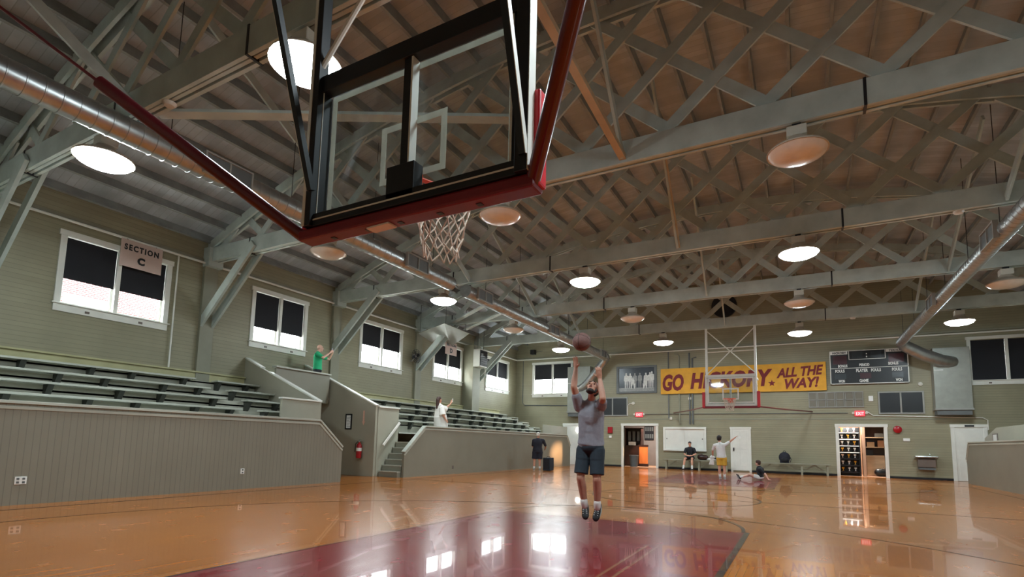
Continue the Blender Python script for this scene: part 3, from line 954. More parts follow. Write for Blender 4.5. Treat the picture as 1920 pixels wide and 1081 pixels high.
hoop('glass backboard with maroon padding seen from behind, close overhead', -2.43, 2.82, 1, 0.1,
     [([P1, P1 + bl * 1.1], 0.05), ([P1 + bl * 1.1, P1 + bl * 3.5], 0.012), ([P2, P2 + brt * 3.5], 0.048)], (4.15, 6.15), True, -2.40)
hoop('distant glass backboard on white posts in front of the gold banner', -2.40, 22.5, -1, 1.0,
     [([(-3.42, 22.6, 2.77), (-4.4, 25.0, 2.8), (-5.75, YF - 0.05, 2.88)], 0.03), ([(-1.38, 22.6, 2.77), (-0.5, 25.0, 2.8), (0.5, YF - 0.05, 2.9)], 0.03)], (4.25, 6.1), False, -2.48)
for x in (-3.35, -1.45):
    mb = MB(); mb.box(x - 0.07, x + 0.07, TY[0], TY[1], 6.2, 6.4)
    tag(mb.build('hoop_beam', 'truss_paint'), 'grey beam between two trusses carrying a post of the near hoop', 'beam', 'beams over the near hoop')

# the ball in the air
mb = MB(); mb.ell((-2.36, 6.08, 2.42), (0.115, 0.115, 0.115), None, 28, 18)
ball = tag(mb.build('basketball', 'ball_leather', None, True), 'reddish brown basketball in the air just above the jumping man', 'basketball')
mb = MB()
c = Vector((-2.36, 6.08, 2.42))
for u, w in ((Vector((1, 0, 0)), Vector((0, 0.6, 0.8))), (Vector((0, 0.6, 0.8)), Vector((0, -0.8, 0.6))), (Vector((1, 0, 0)), Vector((0, -0.8, 0.6)))):
    mb.path([c + (u * math.cos(a) + w * math.sin(a)) * 0.1145 for a in [2 * PI * k / 36 for k in range(36)]], 0.0025, 5, True)
mb.build('seam', 'ball_seam', ball)

# ------------------------------------------------------------------ bleachers
def mirror(x, s): return x if s > 0 else 2 * CX - x
def bleacher(s, label, y0, y1, poly, panel_mat, rows, gaps, brackets, walk_end=99):
    """Five-step timber stand; y0..y1 front panel; rows: list of (ya, yb) spans for the benches."""
    t = thing('bleacher', label, 'bleacher', (mirror(-10.85, s), (y0 + y1) / 2, 0))
    def bx(m, x0, x1, *r):
        a, b = sorted((mirror(x0, s), mirror(x1, s))); return m.box(a, b, *r)
    m = MB(); m.prism(poly, 0, mirror(-10.85, s), mirror(-10.93, s)); m.build('front_panel', panel_mat, t)
    m = MB()
    tops = [p for p in poly if p[1] > 0.01]
    for a, b in zip(tops[:-1], tops[1:]):
        if abs(a[0] - b[0]) < 0.01: continue
        m.bar((mirror(-10.89, s), a[0], a[1]), (mirror(-10.89, s), b[0], b[1]), 0.15, 0.05)
        m.bar((mirror(-10.845, s), a[0], a[1] - 0.09), (mirror(-10.845, s), b[0], b[1] - 0.09), 0.025, 0.05)
    m.build('cap_rail', 'bench_paint', t, bevel=0.006)
    fa, fb = gaps
    m = MB(); bx(m, -10.93, -11.7, fa, min(fb, walk_end), 1.0, 1.1); m.build('walkway', 'bench_paint', t)
    for i in range(1, 5):
        xs, zs = -11.5 - 0.7 * i, 1.56 + 0.285 * i
        xr = xs - 0.25
        xprev = -11.75 if i == 1 else xs + 0.45
        m = MB(); bx(m, xprev, xr, fa, fb, zs - 0.47, zs - 0.43); m.build('foot_board', 'bench_paint', t)
        m = MB(); bx(m, xr, xr - 0.04, fa, fb, zs - 0.43, zs - 0.05); m.build('riser_board', 'riser_lightened', t)
        for a, b in rows:
            m = MB(); bx(m, xs, xs - 0.3, a, b, zs - 0.045, zs); m.build('seat_board', 'bench_paint', t, bevel=0.006)
            if not brackets: continue
            y = a + 0.1
            k = i
            while y < b:
                m = MB()
                pr = [(mirror(xs - 0.02, s), zs - 0.045), (mirror(xs - 0.25, s), zs - 0.045), (mirror(xs - 0.25, s), zs - 0.3), (mirror(xs - 0.18, s), zs - 0.3)]
                m.prism(pr, 1, y - 0.05, y + 0.05); m.build('seat_bracket', 'bracket_shaded', t)
                k += 1
                y += 0.86 if k % 2 else 1.25
    m = MB(); bx(m, -14.3 - 0.25, XL, fa, fb, 2.6, 2.64); m.build('foot_board', 'bench_paint', t)
    m = MB(); bx(m, -15.06, XL, fa, fb, 2.68, 2.95); bx(m, -15.0, XL, fa, fb, 2.93, 2.97); m.build('back_ledge', 'ledge_lamplit', t)
    return t
bleacher(1, 'stepped grey bleacher under the Section C sign behind a long ribbed panel', -2.6, 10.35,
         [(-2.6, 0), (10.35, 0), (10.35, 0.93), (9.54, 1.61), (-2.6, 1.61)], 'sage_vertical', [(-2.6, 8.3), (8.9, 10.22)], (-2.6, 10.22), True, 9.27)
bleacher(1, 'stepped grey bleacher where a woman in white stands, behind a smooth panel', 12.9, 26.4,
         [(12.9, 0), (26.4, 0), (26.4, 1.06), (25.93, 1.62), (13.9, 1.62), (12.9, 0.78)], 'panel_paint', [(13.62, 25.6)], (13.64, 26.0), True)
bleacher(-1, 'grey bleacher panel at the right edge, near the white far corner door', 6.0, 26.2,
         [(6.0, 0), (26.2, 0), (26.2, 0.9), (25.75, 1.55), (6.0, 1.55)], 'panel_paint', [(6.0, 22.5)], (6.0, 23.5), False)
# end steps at the far end of the second stand
t = thing('end_steps', 'short flight of grey steps at the far end of the second bleacher', 'steps', (-12.5, 27.0, 1.1))
for i in range(1, 5):
    xs, zs = -11.5 - 0.7 * i, 1.56 + 0.285 * i
    mb = MB(); mb.box(xs - 0.3, xs, 26.1, 26.9, zs - 0.16, zs - 0.1); mb.build('tread', 'bench_paint', t, bevel=0.006)
    for y in (26.1, 26.86):
        mb = MB(); mb.box(xs - 0.28, xs - 0.02, y, y + 0.04, 0, zs - 0.16); mb.build('stringer', 'white_paint', t)

def guard(label, axis, poly, a, b, capd=None, name='guard_wall'):
    m = MB(); m.prism(poly, axis, a, b)
    o = tag(m.build(name, 'guard_lightened', None, bevel=0.008), label, 'guard wall')
    if capd:
        m = MB()
        for p, q in capd: m.bar(p, q, 0.16, 0.045)
        m.build('cap_rail', 'white_paint', o, bevel=0.006)
    return o
guard('sloping grey guard wall closing the Section C bleacher beside the entry', 1, [(XL, 0), (-11.75, 0), (-11.75, 2.16), (XL, 3.57)], 10.25, 10.35,
      [((XL + 0.02, 10.3, 3.59), (-14.33, 10.3, 3.25)), ((-13.95, 10.3, 3.09), (-11.75, 10.3, 2.18))])
guard('sloping grey guard wall with the red fire extinguisher hung on it', 1, [(XL, 0), (-11.74, 0), (-11.74, 2.2), (XL, 3.66)], 12.5, 12.6,
      [((XL + 0.02, 12.55, 3.68), (-11.72, 12.55, 2.22))])
guard('low grey guard panel at the aisle end of the Section C bleacher', 0, [(9.05, 1.1), (10.25, 1.1), (10.25, 2.16), (9.05, 2.16)], -11.8, -11.72, [((-11.76, 9.02, 2.17), (-11.76, 10.3, 2.17))])
o = guard('grey guard panel beside the entry steps, with a pale sloping handrail', 0, [(12.6, 0), (13.58, 0), (13.58, 2.18), (12.6, 2.18)], -11.8, -11.72, [((-11.76, 12.6, 2.19), (-11.76, 13.6, 2.19))])
mb = MB(); mb.bar((-11.62, 12.78, 0.98), (-11.62, 13.52, 1.72), 0.045, 0.07); mb.build('handrail', 'cloth_cream', o, bevel=0.005)
guard('grey guard panel past the end of the second bleacher by the corner door', 0, [(24.9, 1.1), (28.05, 1.1), (28.05, 2.12), (24.9, 2.12)], -11.8, -11.72)
guard('grey guard panel with a small notice above the right-edge bleacher', 0, [(22.6, 0.6), (27.4, 1.0), (27.4, 1.75), (25.9, 2.12), (22.6, 2.12)], 6.4, 6.48)
# announcer platform over the entry
t = thing('platform', 'raised grey platform box over the entry where the green-shirted man stands', 'platform', (-14.4, 11.4, 2.5))
mb = MB(); mb.box(XL, -13.85, 10.35, 12.5, 2.42, 2.5); mb.build('deck', 'bench_paint', t)
mb = MB(); mb.box(-13.85, -13.77, 10.35, 12.4, 2.3, 3.24); mb.build('front_panel', 'panel_paint', t)
mb = MB(); mb.box(-13.91, -13.71, 10.3, 12.42, 3.24, 3.29); mb.build('cap_rail', 'bench_paint', t, bevel=0.006)
mb = MB(); mb.box(-14.9, -14.8, 10.35, 12.5, 0, 2.42); tag(mb.build('entry_wall', 'panel_paint'), 'grey wall at the back of the entry passage under the platform', 'wall')
# stairs on both sides of the entry
def stairs(label, ya, dy):
    t = thing('stairs', label, 'stairs', (-11.3, ya, 0), 'entry stairs')
    for k in range(6):
        z1 = 0.183 * (k + 1)
        a, b = sorted((ya + dy * k, ya + dy * (k + 1)))
        m = MB(); m.box(-11.7, -10.95, a, b, 0, z1 - 0.03); m.build('riser_board', 'panel_paint', t)
        m = MB(); m.box(-11.7, -10.95, a - 0.02, b + 0.02, z1 - 0.03, z1); m.build('tread', 'bench_paint', t)
stairs('grey entry stairs climbing behind the smooth panel beside the pale handrail', 12.72, 0.148)
stairs('grey entry stairs climbing behind the ribbed panel to the Section C bleacher', 10.2, -0.148)

# ------------------------------------------------------------------ signs and wall things, window wall
def tube_thing(name, label, cat, pts, r, mat, group=None, n=8):
    m = MB()
    for p in pts: m.path(p, r, n)
    return tag(m.build(name, mat, None, True), label, cat, group)
tube_thing('sprinkler_pipe', 'long pale sprinkler pipe along the window wall and round the far wall under the eaves', 'pipe',
           [[(XL + 0.1, YN + 0.05, 6.14), (XL + 0.1, YF - 0.14, 6.14), (-14.9, YF - 0.12, 6.14), (XR - 0.05, YF - 0.12, 6.12)]], 0.035, 'white_paint')
tube_thing('conduit', 'thin pale upright conduit beside the first bleacher window', 'conduit', [[(XL + 0.06, 7.97, 2.95), (XL + 0.06, 7.97, 6.14)]], 0.022, 'white_paint')
t = thing('section_sign', 'pale pink board reading SECTION C hung in front of the first bleacher window', 'sign', (-14.95, 7.0, 5.4), 'section boards')
mb = MB(); mb.box(-14.98, -14.96, 6.5, 7.49, 5.4, 6.1); mb.build('board', 'pink_board', t, bevel=0.002)
lettering('lettering', 'SECTION', 'board_black', t, (-14.96, 6.99, 5.84), (0, 1, 0), (0, 0, 1), 0.16, 0.82, bold=0.045, space=1.3)
lettering('lettering', 'C', 'board_black', t, (-14.96, 6.99, 5.53), (0, 1, 0), (0, 0, 1), 0.2, bold=0.06)
mb = MB()
for y in (6.65, 7.34): mb.path([(-14.97, y, 6.1), (XL + 0.1, y, 6.15)], 0.006, 5)
mb.build('hanging_wire', 'black_steel', t)
t = thing('section_sign', 'pale pink board reading D hung beside the folded grey baffle', 'sign', (-14.0, 19.3, 5.1), 'section boards')
mb = MB(); mb.box(-14.03, -14.01, 19.19, 20.07, 5.1, 5.68); mb.build('board', 'pink_board', t)
lettering('lettering', 'SECTION', 'board_black', t, (-14.01, 19.63, 5.5), (0, 1, 0), (0, 0, 1), 0.12, 0.72, bold=0.05)
lettering('lettering', 'D', 'board_black', t, (-14.01, 19.63, 5.2), (0, 1, 0), (0, 0, 1), 0.22, bold=0.06)
mb = MB(); mb.path([(-14.02, 19.3, 5.68), (-14.02, 19.3, 6.3)], 0.006, 5); mb.path([(-14.02, 19.95, 5.68), (-14.02, 19.95, 6.6)], 0.006, 5); mb.build('hanging_wire', 'black_steel', t)
# folded baffle sheet
t = thing('hanging_baffle', 'folded grey green sheet hung level below the fourth roof truss by the Section D board', 'baffle', (-13.6, 18.6, 5.7))
pts = [(-14.55, 17.87, 5.8), (-12.56, 17.05, 5.9), (-13.85, 18.55, 5.75), (-14.75, 19.1, 5.66)]
pts2 = [(-12.56, 17.05, 5.9), (-12.45, 18.74, 5.8), (-14.2, 19.85, 5.52), (-13.85, 18.55, 5.75)]
for q in (pts, pts2):
    mb = MB(); mb.add(q + [(a, b, c + 0.03) for a, b, c in q], [(0, 1, 2, 3), (7, 6, 5, 4), (0, 4, 5, 1), (1, 5, 6, 2), (2, 6, 7, 3), (3, 7, 4, 0)]); mb.build('sheet', 'galvanised_sheet', t)
mb = MB()
for p in ((-14.5, 17.95, 5.8), (-12.6, 17.2, 5.92), (-12.55, 18.6, 5.83)): mb.path([p, (p[0], p[1], 7.2)], 0.008, 5)
mb.build('hanging_wire', 'black_steel', t)
# wall fan
t = thing('wall_fan', 'round black wall fan between the third and fourth bleacher windows', 'fan', (XL + 0.15, 18.1, 4.85))
c = Vector((XL + 0.3, 18.1, 4.85))
mb = MB()
for r in (0.3, 0.22, 0.14): mb.path([c + Vector((0.06, r * math.cos(a), r * math.sin(a))) for a in [2 * PI * k / 24 for k in range(24)]], 0.01, 5, True)
for k in range(12):
    a = 2 * PI * k / 12; mb.path([c + Vector((0.09, 0.05 * math.cos(a), 0.05 * math.sin(a))), c + Vector((0.06, 0.3 * math.cos(a), 0.3 * math.sin(a)))], 0.007, 5)
mb.build('guard', 'black_steel', t)
mb = MB(); mb.path([(XL, 18.1, 4.65), (XL + 0.12, 18.1, 4.65), c], 0.03, 8); mb.lathe([(0.0001, -0.12), (0.09, -0.1), (0.09, 0.02), (0.0001, 0.04)], c, 16, (1, 0, 0)); mb.build('motor', 'grey_metal', t, True)
for k in range(4):
    a = PI / 2 * k + 0.4
    mb = MB(); mb.bar(c + Vector((0.03, 0.05 * math.cos(a), 0.05 * math.sin(a))), c + Vector((0.03, 0.27 * math.cos(a), 0.27 * math.sin(a))), 0.12, 0.012, (1, 0.5, 0.2)); mb.build('blade', 'black_plastic', t)
# boxed chase and unit heater
t = thing('boxed_column', 'broad pale grey boxed column rising beside the fourth bleacher window', 'column', (-14.85, 22.6, 2.9))
mb = MB(); mb.box(XL, -14.52, 22.3, 22.98, 2.6, 5.15); mb.box(XL, -14.5, 22.28, 23.0, 5.15, 6.09); mb.build('casing', 'sage_paint', t, bevel=0.008)
t = thing('unit_heater', 'hanging unit heater with dark louvres beside the boxed column', 'heater', (-14.4, 22.6, 4.95))
mb = MB(); mb.box(-14.5, -14.12, 22.25, 23.0, 4.95, 5.85); mb.build('cabinet', 'white_paint', t, bevel=0.012)
mb = MB()
for k in range(7): mb.bar((-14.09, 22.32, 5.05 + 0.11 * k), (-14.09, 22.95, 5.05 + 0.11 * k), 0.02, 0.09, (0.5, 0, 1))
mb.box(-14.12, -14.115, 22.3, 22.97, 5.0, 5.8); mb.build('louvres', 'black_steel', t)
mb = MB(); mb.path([(-14.3, 23.03, 5.0), (-14.3, 23.1, 4.9), (-14.3, 23.1, 4.6)], 0.03, 8); mb.build('drain_pipe', 'white_paint', t, True)
for y in (22.35, 22.9):
    mb = MB(); mb.path([(-14.3, y, 5.85), (-14.3, y, 6.9)], 0.01, 5); mb.build('hanger_rod', 'black_steel', t)
# outlets
for y, z, x, w, lab in ((3.69, 0.38, -10.85, 0.075, 'white double outlet low on the ribbed panel at the left edge'), (7.48, 0.39, -10.85, 0.045, 'white outlet low on the ribbed panel toward the entry'), (15.55, 0.24, -10.85, 0.045, 'dark outlet low on the smooth bleacher panel')):
    mb = MB(); mb.box(x, x + 0.012, y - w, y + w, z - 0.06, z + 0.06)
    o = tag(mb.build('wall_outlet', 'white_plain' if y < 10 else 'brown_steel', None, bevel=0.004), lab, 'outlet')
    mb = MB()
    for dz in (-0.028, 0.028):
        for dy in ((-0.036, 0.036) if w > 0.06 else (0,)):
            mb.box(x + 0.012, x + 0.016, y + dy - 0.017, y + dy + 0.017, z + dz - 0.016, z + dz + 0.016)
    mb.build('socket', 'mid_grey', o)
# fire extinguisher, its arrow and the framed notice on the guard wall (face y = 12.5)
t = thing('fire_extinguisher', 'red fire extinguisher hung on the grey guard wall of the entry', 'fire extinguisher', (-12.27, 12.42, 0.55))
mb = MB(); mb.lathe([(0.0001, 0.55), (0.075, 0.56), (0.085, 0.6), (0.085, 0.92), (0.07, 0.99), (0.03, 1.03), (0.03, 1.06), (0.0001, 1.06)], (-12.27, 12.4, 0), 20); mb.build('cylinder', 'red_enamel', t, True)
mb = MB(); mb.lathe([(0.087, 0.78), (0.087, 0.88)], (-12.27, 12.4, 0), 20); mb.build('paper_label', 'white_plain', t, True)
mb = MB(); mb.lathe([(0.0001, 1.05), (0.028, 1.06), (0.028, 1.1), (0.0001, 1.11)], (-12.27, 12.4, 0), 10); mb.bar((-12.3, 12.4, 1.13), (-12.17, 12.38, 1.13), 0.02, 0.015); mb.bar((-12.3, 12.4, 1.11), (-12.18, 12.38, 1.09), 0.02, 0.012); mb.build('valve', 'steel_plain', t)
mb = MB(); mb.path([(-12.3, 12.38, 1.08), (-12.37, 12.34, 1.0), (-12.37, 12.33, 0.75)], 0.012, 7); mb.build('hose', 'black_plastic', t, True)
t = thing('arrow_sign', 'narrow pale red extinguisher arrow sign above the red fire extinguisher', 'sign', (-12.23, 12.49, 1.6))
mb = MB(); mb.prism([(-12.26, 2.06), (-12.2, 2.06), (-12.2, 1.72), (-12.17, 1.72), (-12.23, 1.6), (-12.29, 1.72), (-12.26, 1.72)], 1, 12.488, 12.5); mb.build('arrow', 'skin_pale', t)
t = thing('framed_notice', 'black framed white notice on the guard wall beside the fire extinguisher', 'framed notice', (-12.88, 12.49, 1.45))
mb = MB()
for bxx in ((-13.02, -12.98, 1.46, 1.96), (-12.78, -12.74, 1.46, 1.96), (-12.98, -12.78, 1.46, 1.5), (-12.98, -12.78, 1.92, 1.96)): mb.box(bxx[0], bxx[1], 12.475, 12.5, bxx[2], bxx[3])
mb.build('frame', 'black_plastic', t)
mb = MB(); mb.box(-12.98, -12.78, 12.488, 12.5, 1.5, 1.92); mb.build('paper', 'white_plain', t)
mb = MB()
for k in range(7): mb.box(-12.96, -12.8 - 0.03 * (k % 3), 12.4865, 12.488, 1.85 - 0.05 * k, 1.86 - 0.05 * k)
mb.build('print', 'mid_grey', t)
t = thing('small_notice', 'small framed notice on the guard panel at the right edge', 'framed notice', (6.39, 26.05, 1.6))
mb = MB(); mb.box(6.385, 6.4, 25.75, 26.35, 1.56, 1.9); mb.build('frame', 'brown_steel', t)
mb = MB(); mb.box(6.38, 6.385, 25.85, 26.25, 1.6, 1.86); mb.build('paper', 'white_plain', t)

# ------------------------------------------------------------------ far wall things
F = YF - 0.004
R_, U_ = (1, 0, 0), (0, 0, 1)
def plate(m, x0, x1, z0, z1, d0, d1): return m.box(x0, x1, F - d1, F - d0, z0, z1)
t = thing('banner', 'long gold banner lettered GO HICKORY ALL THE WAY in maroon', 'banner', (-2.64, F - 0.03, 3.87))
mb = MB()
nn = 60
for i in range(nn):
    a, b = -6.4 + 7.52 * i / nn, -6.4 + 7.52 * (i + 1) / nn
    w = lambda x: F - 0.11 - 0.012 * math.sin(x * 2.1)
    k = len(mb.v)
    mb.v += [(a, w(a), 3.87), (b, w(b), 3.87), (b, w(b), 5.2), (a, w(a), 5.2), (a, F - 0.09, 3.87), (b, F - 0.09, 3.87), (b, F - 0.09, 5.2), (a, F - 0.09, 5.2)]
    mb.f += [(k, k + 1, k + 2, k + 3), (k + 3, k + 2, k + 6, k + 7), (k + 4, k + 5, k + 1, k)]; mb.mi += [0, 0, 0]
mb.build('cloth', 'banner_gold', t)
for x in (-6.3, -2.65, 1.0):
    mb = MB(); mb.box(x - 0.02, x + 0.02, F - 0.1, F, 5.1, 5.16); mb.build('fixing', 'brown_steel', t)
Yt = F - 0.124
lettering('lettering', 'GO', 'banner_maroon', t, (-5.8, Yt, 4.08), R_, (0.02, 0, 1), 0.88, 1.08, shear=0.14, bold=0.045)
lettering('lettering', 'HICKORY', 'banner_maroon', t, (-3.1, Yt, 4.17), (1, 0, 0.012), U_, 0.84, 3.8, shear=0.2, bold=0.045, space=1.04)
lettering('lettering', 'ALL THE', 'banner_maroon', t, (0.02, Yt, 4.58), (1, 0, 0.06), U_, 0.46, 1.95, shear=0.25, bold=0.04)
lettering('lettering', 'WAY!', 'banner_maroon', t, (0.06, Yt, 4.03), (1, 0, 0.05), U_, 0.46, 1.42, shear=0.25, bold=0.04)
mb = MB(); st = []
for k in range(10):
    a = PI / 2 + PI * k / 5; r = 0.17 if k % 2 == 0 else 0.07
    st.append((-1.13 + r * math.cos(a), 4.27 + r * math.sin(a)))
mb.prism(st, 1, Yt - 0.004, Yt); mb.build('star', 'banner_maroon', t)
# scoreboard
t = thing('scoreboard', 'black electric scoreboard with white lettering on the far wall', 'scoreboard', (2.74, F - 0.1, 4.11))
x0, x1, z0, z1 = 1.28, 4.2, 4.12, 5.65
mb = MB(); plate(mb, x0, x1, z0, z1, 0, 0.14); mb.build('cabinet', 'board_black', t, bevel=0.02)
mb = MB()
for a, b, c, d_ in ((x0, x1, z0, z0 + 0.035), (x0, x0 + 0.035, z0, z1), (x1 - 0.035, x1, z0, z1), (x0, x1, z1 - 0.03, z1), (x0, x1, 4.83, 4.855), (2.02, 3.4, 5.22, 5.245), (2.02, 2.045, 5.22, z1), (3.375, 3.4, 5.22, z1)):
    plate(mb, a, b, c, d_, 0.14, 0.15)
mb.build('trim_line', 'white_paint', t)
for q in ((x0 + 0.035, 1.98, 5.48, 5.63), (3.42, x1 - 0.035, 5.5, 5.63)):
    mb = MB(); plate(mb, *q, 0.14, 0.148); mb.build('name_plate', 'white_plain', t)
S = F - 0.15
for txt, x, z, h, w, mt in (('HICKORY', 1.66, 5.505, 0.1, 0.54, 'board_black'), ('TERHUNE', 3.8, 5.52, 0.09, 0.56, 'mid_grey'),
        ('BONUS', 1.78, 4.89, 0.13, 0.36, 'white_plain'), ('PERIOD', 2.6, 4.92, 0.12, 0.38, 'white_plain'), ('BONUS', 3.66, 4.93, 0.13, 0.36, 'white_plain'),
        ('FOULS', 1.66, 4.66, 0.14, 0.36, 'white_plain'), ('PLAYER', 2.5, 4.66, 0.14, 0.44, 'white_plain'), ('FOULS', 3.02, 4.66, 0.14, 0.36, 'white_plain'), ('FOULS', 3.78, 4.66, 0.14, 0.36, 'white_plain'),
        ('WON', 1.72, 4.2, 0.13, 0.24, 'white_plain'), ('GAME', 2.56, 4.2, 0.14, 0.34, 'white_plain'), ('WON', 3.84, 4.2, 0.13, 0.24, 'white_plain'), (':', 2.7, 5.32, 0.2, 0.05, 'white_plain')):
    lettering('lettering', txt, mt, t, (x, S + 0.002, z), R_, U_, h, w, bold=0.035)
for q, mt in (((1.4, 1.95, 5.03, 5.42), 'digit_red'), ((3.5, 4.05, 5.03, 5.42), 'digit_red'), ((2.42, 2.84, 4.36, 4.6), 'digit_red'), ((1.46, 1.9, 4.36, 4.6), 'digit_grey'), ((3.6, 4.0, 4.36, 4.6), 'digit_grey'), ((2.15, 2.55, 5.28, 5.58), 'digit_grey'), ((2.85, 3.25, 5.28, 5.58), 'digit_grey')):
    mb = MB(); plate(mb, *q, 0.14, 0.145); mb.build('digit_window', mt, t)
# framed team photograph
t = thing('framed_photograph', 'large framed black and white team photograph on the far wall', 'framed picture', (-7.72, F - 0.05, 3.95))
mb = MB()
for a, b, c, d_ in ((-8.82, -8.68, 3.95, 5.45), (-6.76, -6.62, 3.95, 5.45), (-8.68, -6.76, 3.95, 4.06), (-8.68, -6.76, 5.34, 5.45)): plate(mb, a, b, c, d_, 0, 0.07)
mb.build('frame', 'mid_grey', t, bevel=0.01)
mb = MB(); plate(mb, -8.68, -6.76, 4.06, 5.34, 0, 0.03); mb.build('print', 'photo_dark', t)
mb = MB(); plate(mb, -8.68, -6.76, 4.06, 4.26, 0.03, 0.032); pr = mb.build('ground_tone', 'photo_mid', t)
FD = [0.033]
def figure(x, zb, h, m, seated=False):
    w = h * 0.13
    F = YF - 0.004 - FD[0] + 0.033; FD[0] += 0.004
    head = [(x + 0.055 * h * math.cos(a), zb + h * 0.93 + 0.07 * h * math.sin(a)) for a in [2 * PI * k / 12 for k in range(12)]]
    m.prism(head, 1, F - 0.036, F - 0.033)
    m.prism([(x - w * 0.35, zb + h * 0.86), (x - w, zb + h * 0.8), (x - w * 1.15, zb + h * 0.5), (x - w * 0.8, zb + h * 0.45), (x + w * 0.8, zb + h * 0.45), (x + w * 1.15, zb + h * 0.5), (x + w, zb + h * 0.8), (x + w * 0.35, zb + h * 0.86)], 1, F - 0.036, F - 0.033)
    for s in (-1, 1):
        k = 1.6 if seated else 0.8
        m.prism([(x + s * w * 0.1, zb + h * 0.46), (x + s * w * k, zb + h * 0.46), (x + s * w * (k * 0.8), zb), (x + s * w * (k * 0.8 - 0.35), zb)], 1, F - 0.036, F - 0.033)
for x, h in ((-8.28, 0.84), (-8.06, 0.82), (-7.8, 0.82), (-7.2, 0.82), (-6.98, 0.84), (-6.82 - 0.06, 0.88)):
    m = MB(); figure(x, 4.24, h, m); m.build('printed_player', 'photo_light' if x != -7.8 else 'photo_mid', pr)
m = MB(); figure(-7.52, 4.26, 0.8, m); m.build('printed_player', 'photo_mid', pr)
for x in (-7.9, -7.24):
    m = MB(); figure(x, 4.2, 0.62, m, True); m.build('printed_player', 'photo_light', pr)
# notice board cabinet
t = thing('notice_cabinet', 'white sliding-door display cabinet on the far wall above a bench', 'cabinet', (-5.24, F - 0.06, 0.93))
mb = MB()
for a, b, c, d_ in ((-6.3, -6.2, 0.93, 2.15), (-4.27, -4.17, 0.93, 2.15), (-6.2, -4.27, 0.93, 1.03), (-6.2, -4.27, 2.05, 2.15)): plate(mb, a, b, c, d_, 0, 0.1)
mb.build('frame', 'white_paint', t, bevel=0.006)
for a, b, dd, kx in ((-6.2, -5.22, 0.05, -6.12), (-5.26, -4.27, 0.03, -4.36)):
    mb = MB(); plate(mb, a, b, 1.03, 2.05, dd - 0.02, dd); dr = mb.build('sliding_door', 'white_paint', t)
    mb = MB(); mb.lathe([(0.0001, 0), (0.03, 0.004), (0.03, 0.012), (0.0001, 0.014)], (kx, F - dd, 1.55), 12, (0, -1, 0)); mb.build('finger_pull', 'brown_steel', dr)
# exit signs
for x, lab in ((-7.57, 'glowing red EXIT sign above the open doorway beside the display cabinet'), (2.35, 'glowing red EXIT sign above the open doorway with the trophy rack')):
    t = thing('exit_sign', lab, 'exit sign', (x, F - 0.05, 2.7), 'exit signs')
    mb = MB(); plate(mb, x - 0.19, x + 0.19, 2.68, 2.92, 0, 0.07); mb.build('housing', 'exit_face', t, bevel=0.01)
    lettering('lettering', 'EXIT', 'exit_letter', t, (x, F - 0.07, 2.73), R_, U_, 0.14, 0.3, bold=0.02)
    for s in (-1, 1):
        mb = MB(); mb.lathe([(0.0001, -0.05), (0.05, -0.04), (0.055, 0.02), (0.0001, 0.03)], (x + s * 0.25, F - 0.07, 2.82), 12, (0, -1, 0)); mb.build('emergency_lamp', 'lamp_box', t, True)
# six-panel grille
t = thing('wall_grille', 'flat grey six panel grille under the scoreboard', 'grille', (1.45, F - 0.03, 3.08))
mb = MB()
plate(mb, 0.38, 2.52, 3.76, 3.8, 0, 0.05); plate(mb, 0.38, 2.52, 3.08, 3.12, 0, 0.05); plate(mb, 0.38, 2.52, 3.42, 3.45, 0, 0.05)
for k in range(6):
    a = 0.38 + k * 0.36; plate(mb, a, a + 0.03, 3.12, 3.76, 0, 0.05); plate(mb, a + 0.3, a + 0.33, 3.12, 3.76, 0, 0.05)
mb.build('frame', 'grey_metal', t)
mb = MB()
for k in range(6): plate(mb, 0.41 + k * 0.36, 0.68 + k * 0.36, 3.12, 3.76, 0, 0.02)
mb.build('panel', 'grille_panel', t)
# small fittings
def small(name, label, cat, mat, x, z, w, h, d=0.05):
    m = MB(); plate(m, x - w / 2, x + w / 2, z - h / 2, z + h / 2, 0, d)
    return tag(m.build(name, mat, None, bevel=0.008), label, cat)
small('thermostat', 'small white thermostat cover between grille and dark high window', 'thermostat', 'white_plain', 2.79, 3.46, 0.17, 0.24)
small('light_switch', 'small white switch plate on the wall left of the drinking fountain', 'switch', 'white_plain', 3.99, 1.66, 0.24, 0.13, 0.03)
small('alarm_box', 'red fire alarm box beside the lobby doorway', 'fire alarm', 'red_enamel', -9.18, 1.97, 0.26, 0.34, 0.08)
small('pull_station', 'small white pull station under the red fire alarm box', 'pull station', 'white_plain', -9.17, 1.6, 0.14, 0.12, 0.05)
small('junction_box', 'small pale junction box low on the conduit above the display cabinet', 'junction box', 'lamp_box', -5.9, 2.6, 0.13, 0.15, 0.08)
t = thing('alarm_bell', 'round red alarm bell on the wall beside the trophy room doorway', 'bell', (3.69, F - 0.1, 2.1))
mb = MB(); mb.lathe([(0.0001, 0.02), (0.16, 0.03), (0.15, 0.09), (0.08, 0.13), (0.0001, 0.14)], (3.69, F, 2.1), 20, (0, -1, 0)); mb.build('gong', 'red_enamel', t, True)
mb = MB(); mb.box(3.62, 3.76, F - 0.04, F, 1.94, 2.0); mb.build('backbox', 'brown_steel', t)
for x, z, lab in ((4.58, 4.05, 'small round pale sounder on the far wall under the scoreboard corner'), (-4.95, 3.62, 'small round pale light under the gold banner'), (-7.9, 3.42, 'small round pale light over the lobby exit sign')):
    mb = MB(); mb.lathe([(0.0001, 0), (0.09, 0.01), (0.08, 0.05), (0.0001, 0.08)], (x, F, z), 14, (0, -1, 0)); tag(mb.build('round_fixture', 'lamp_box', None, True), lab, 'fixture')
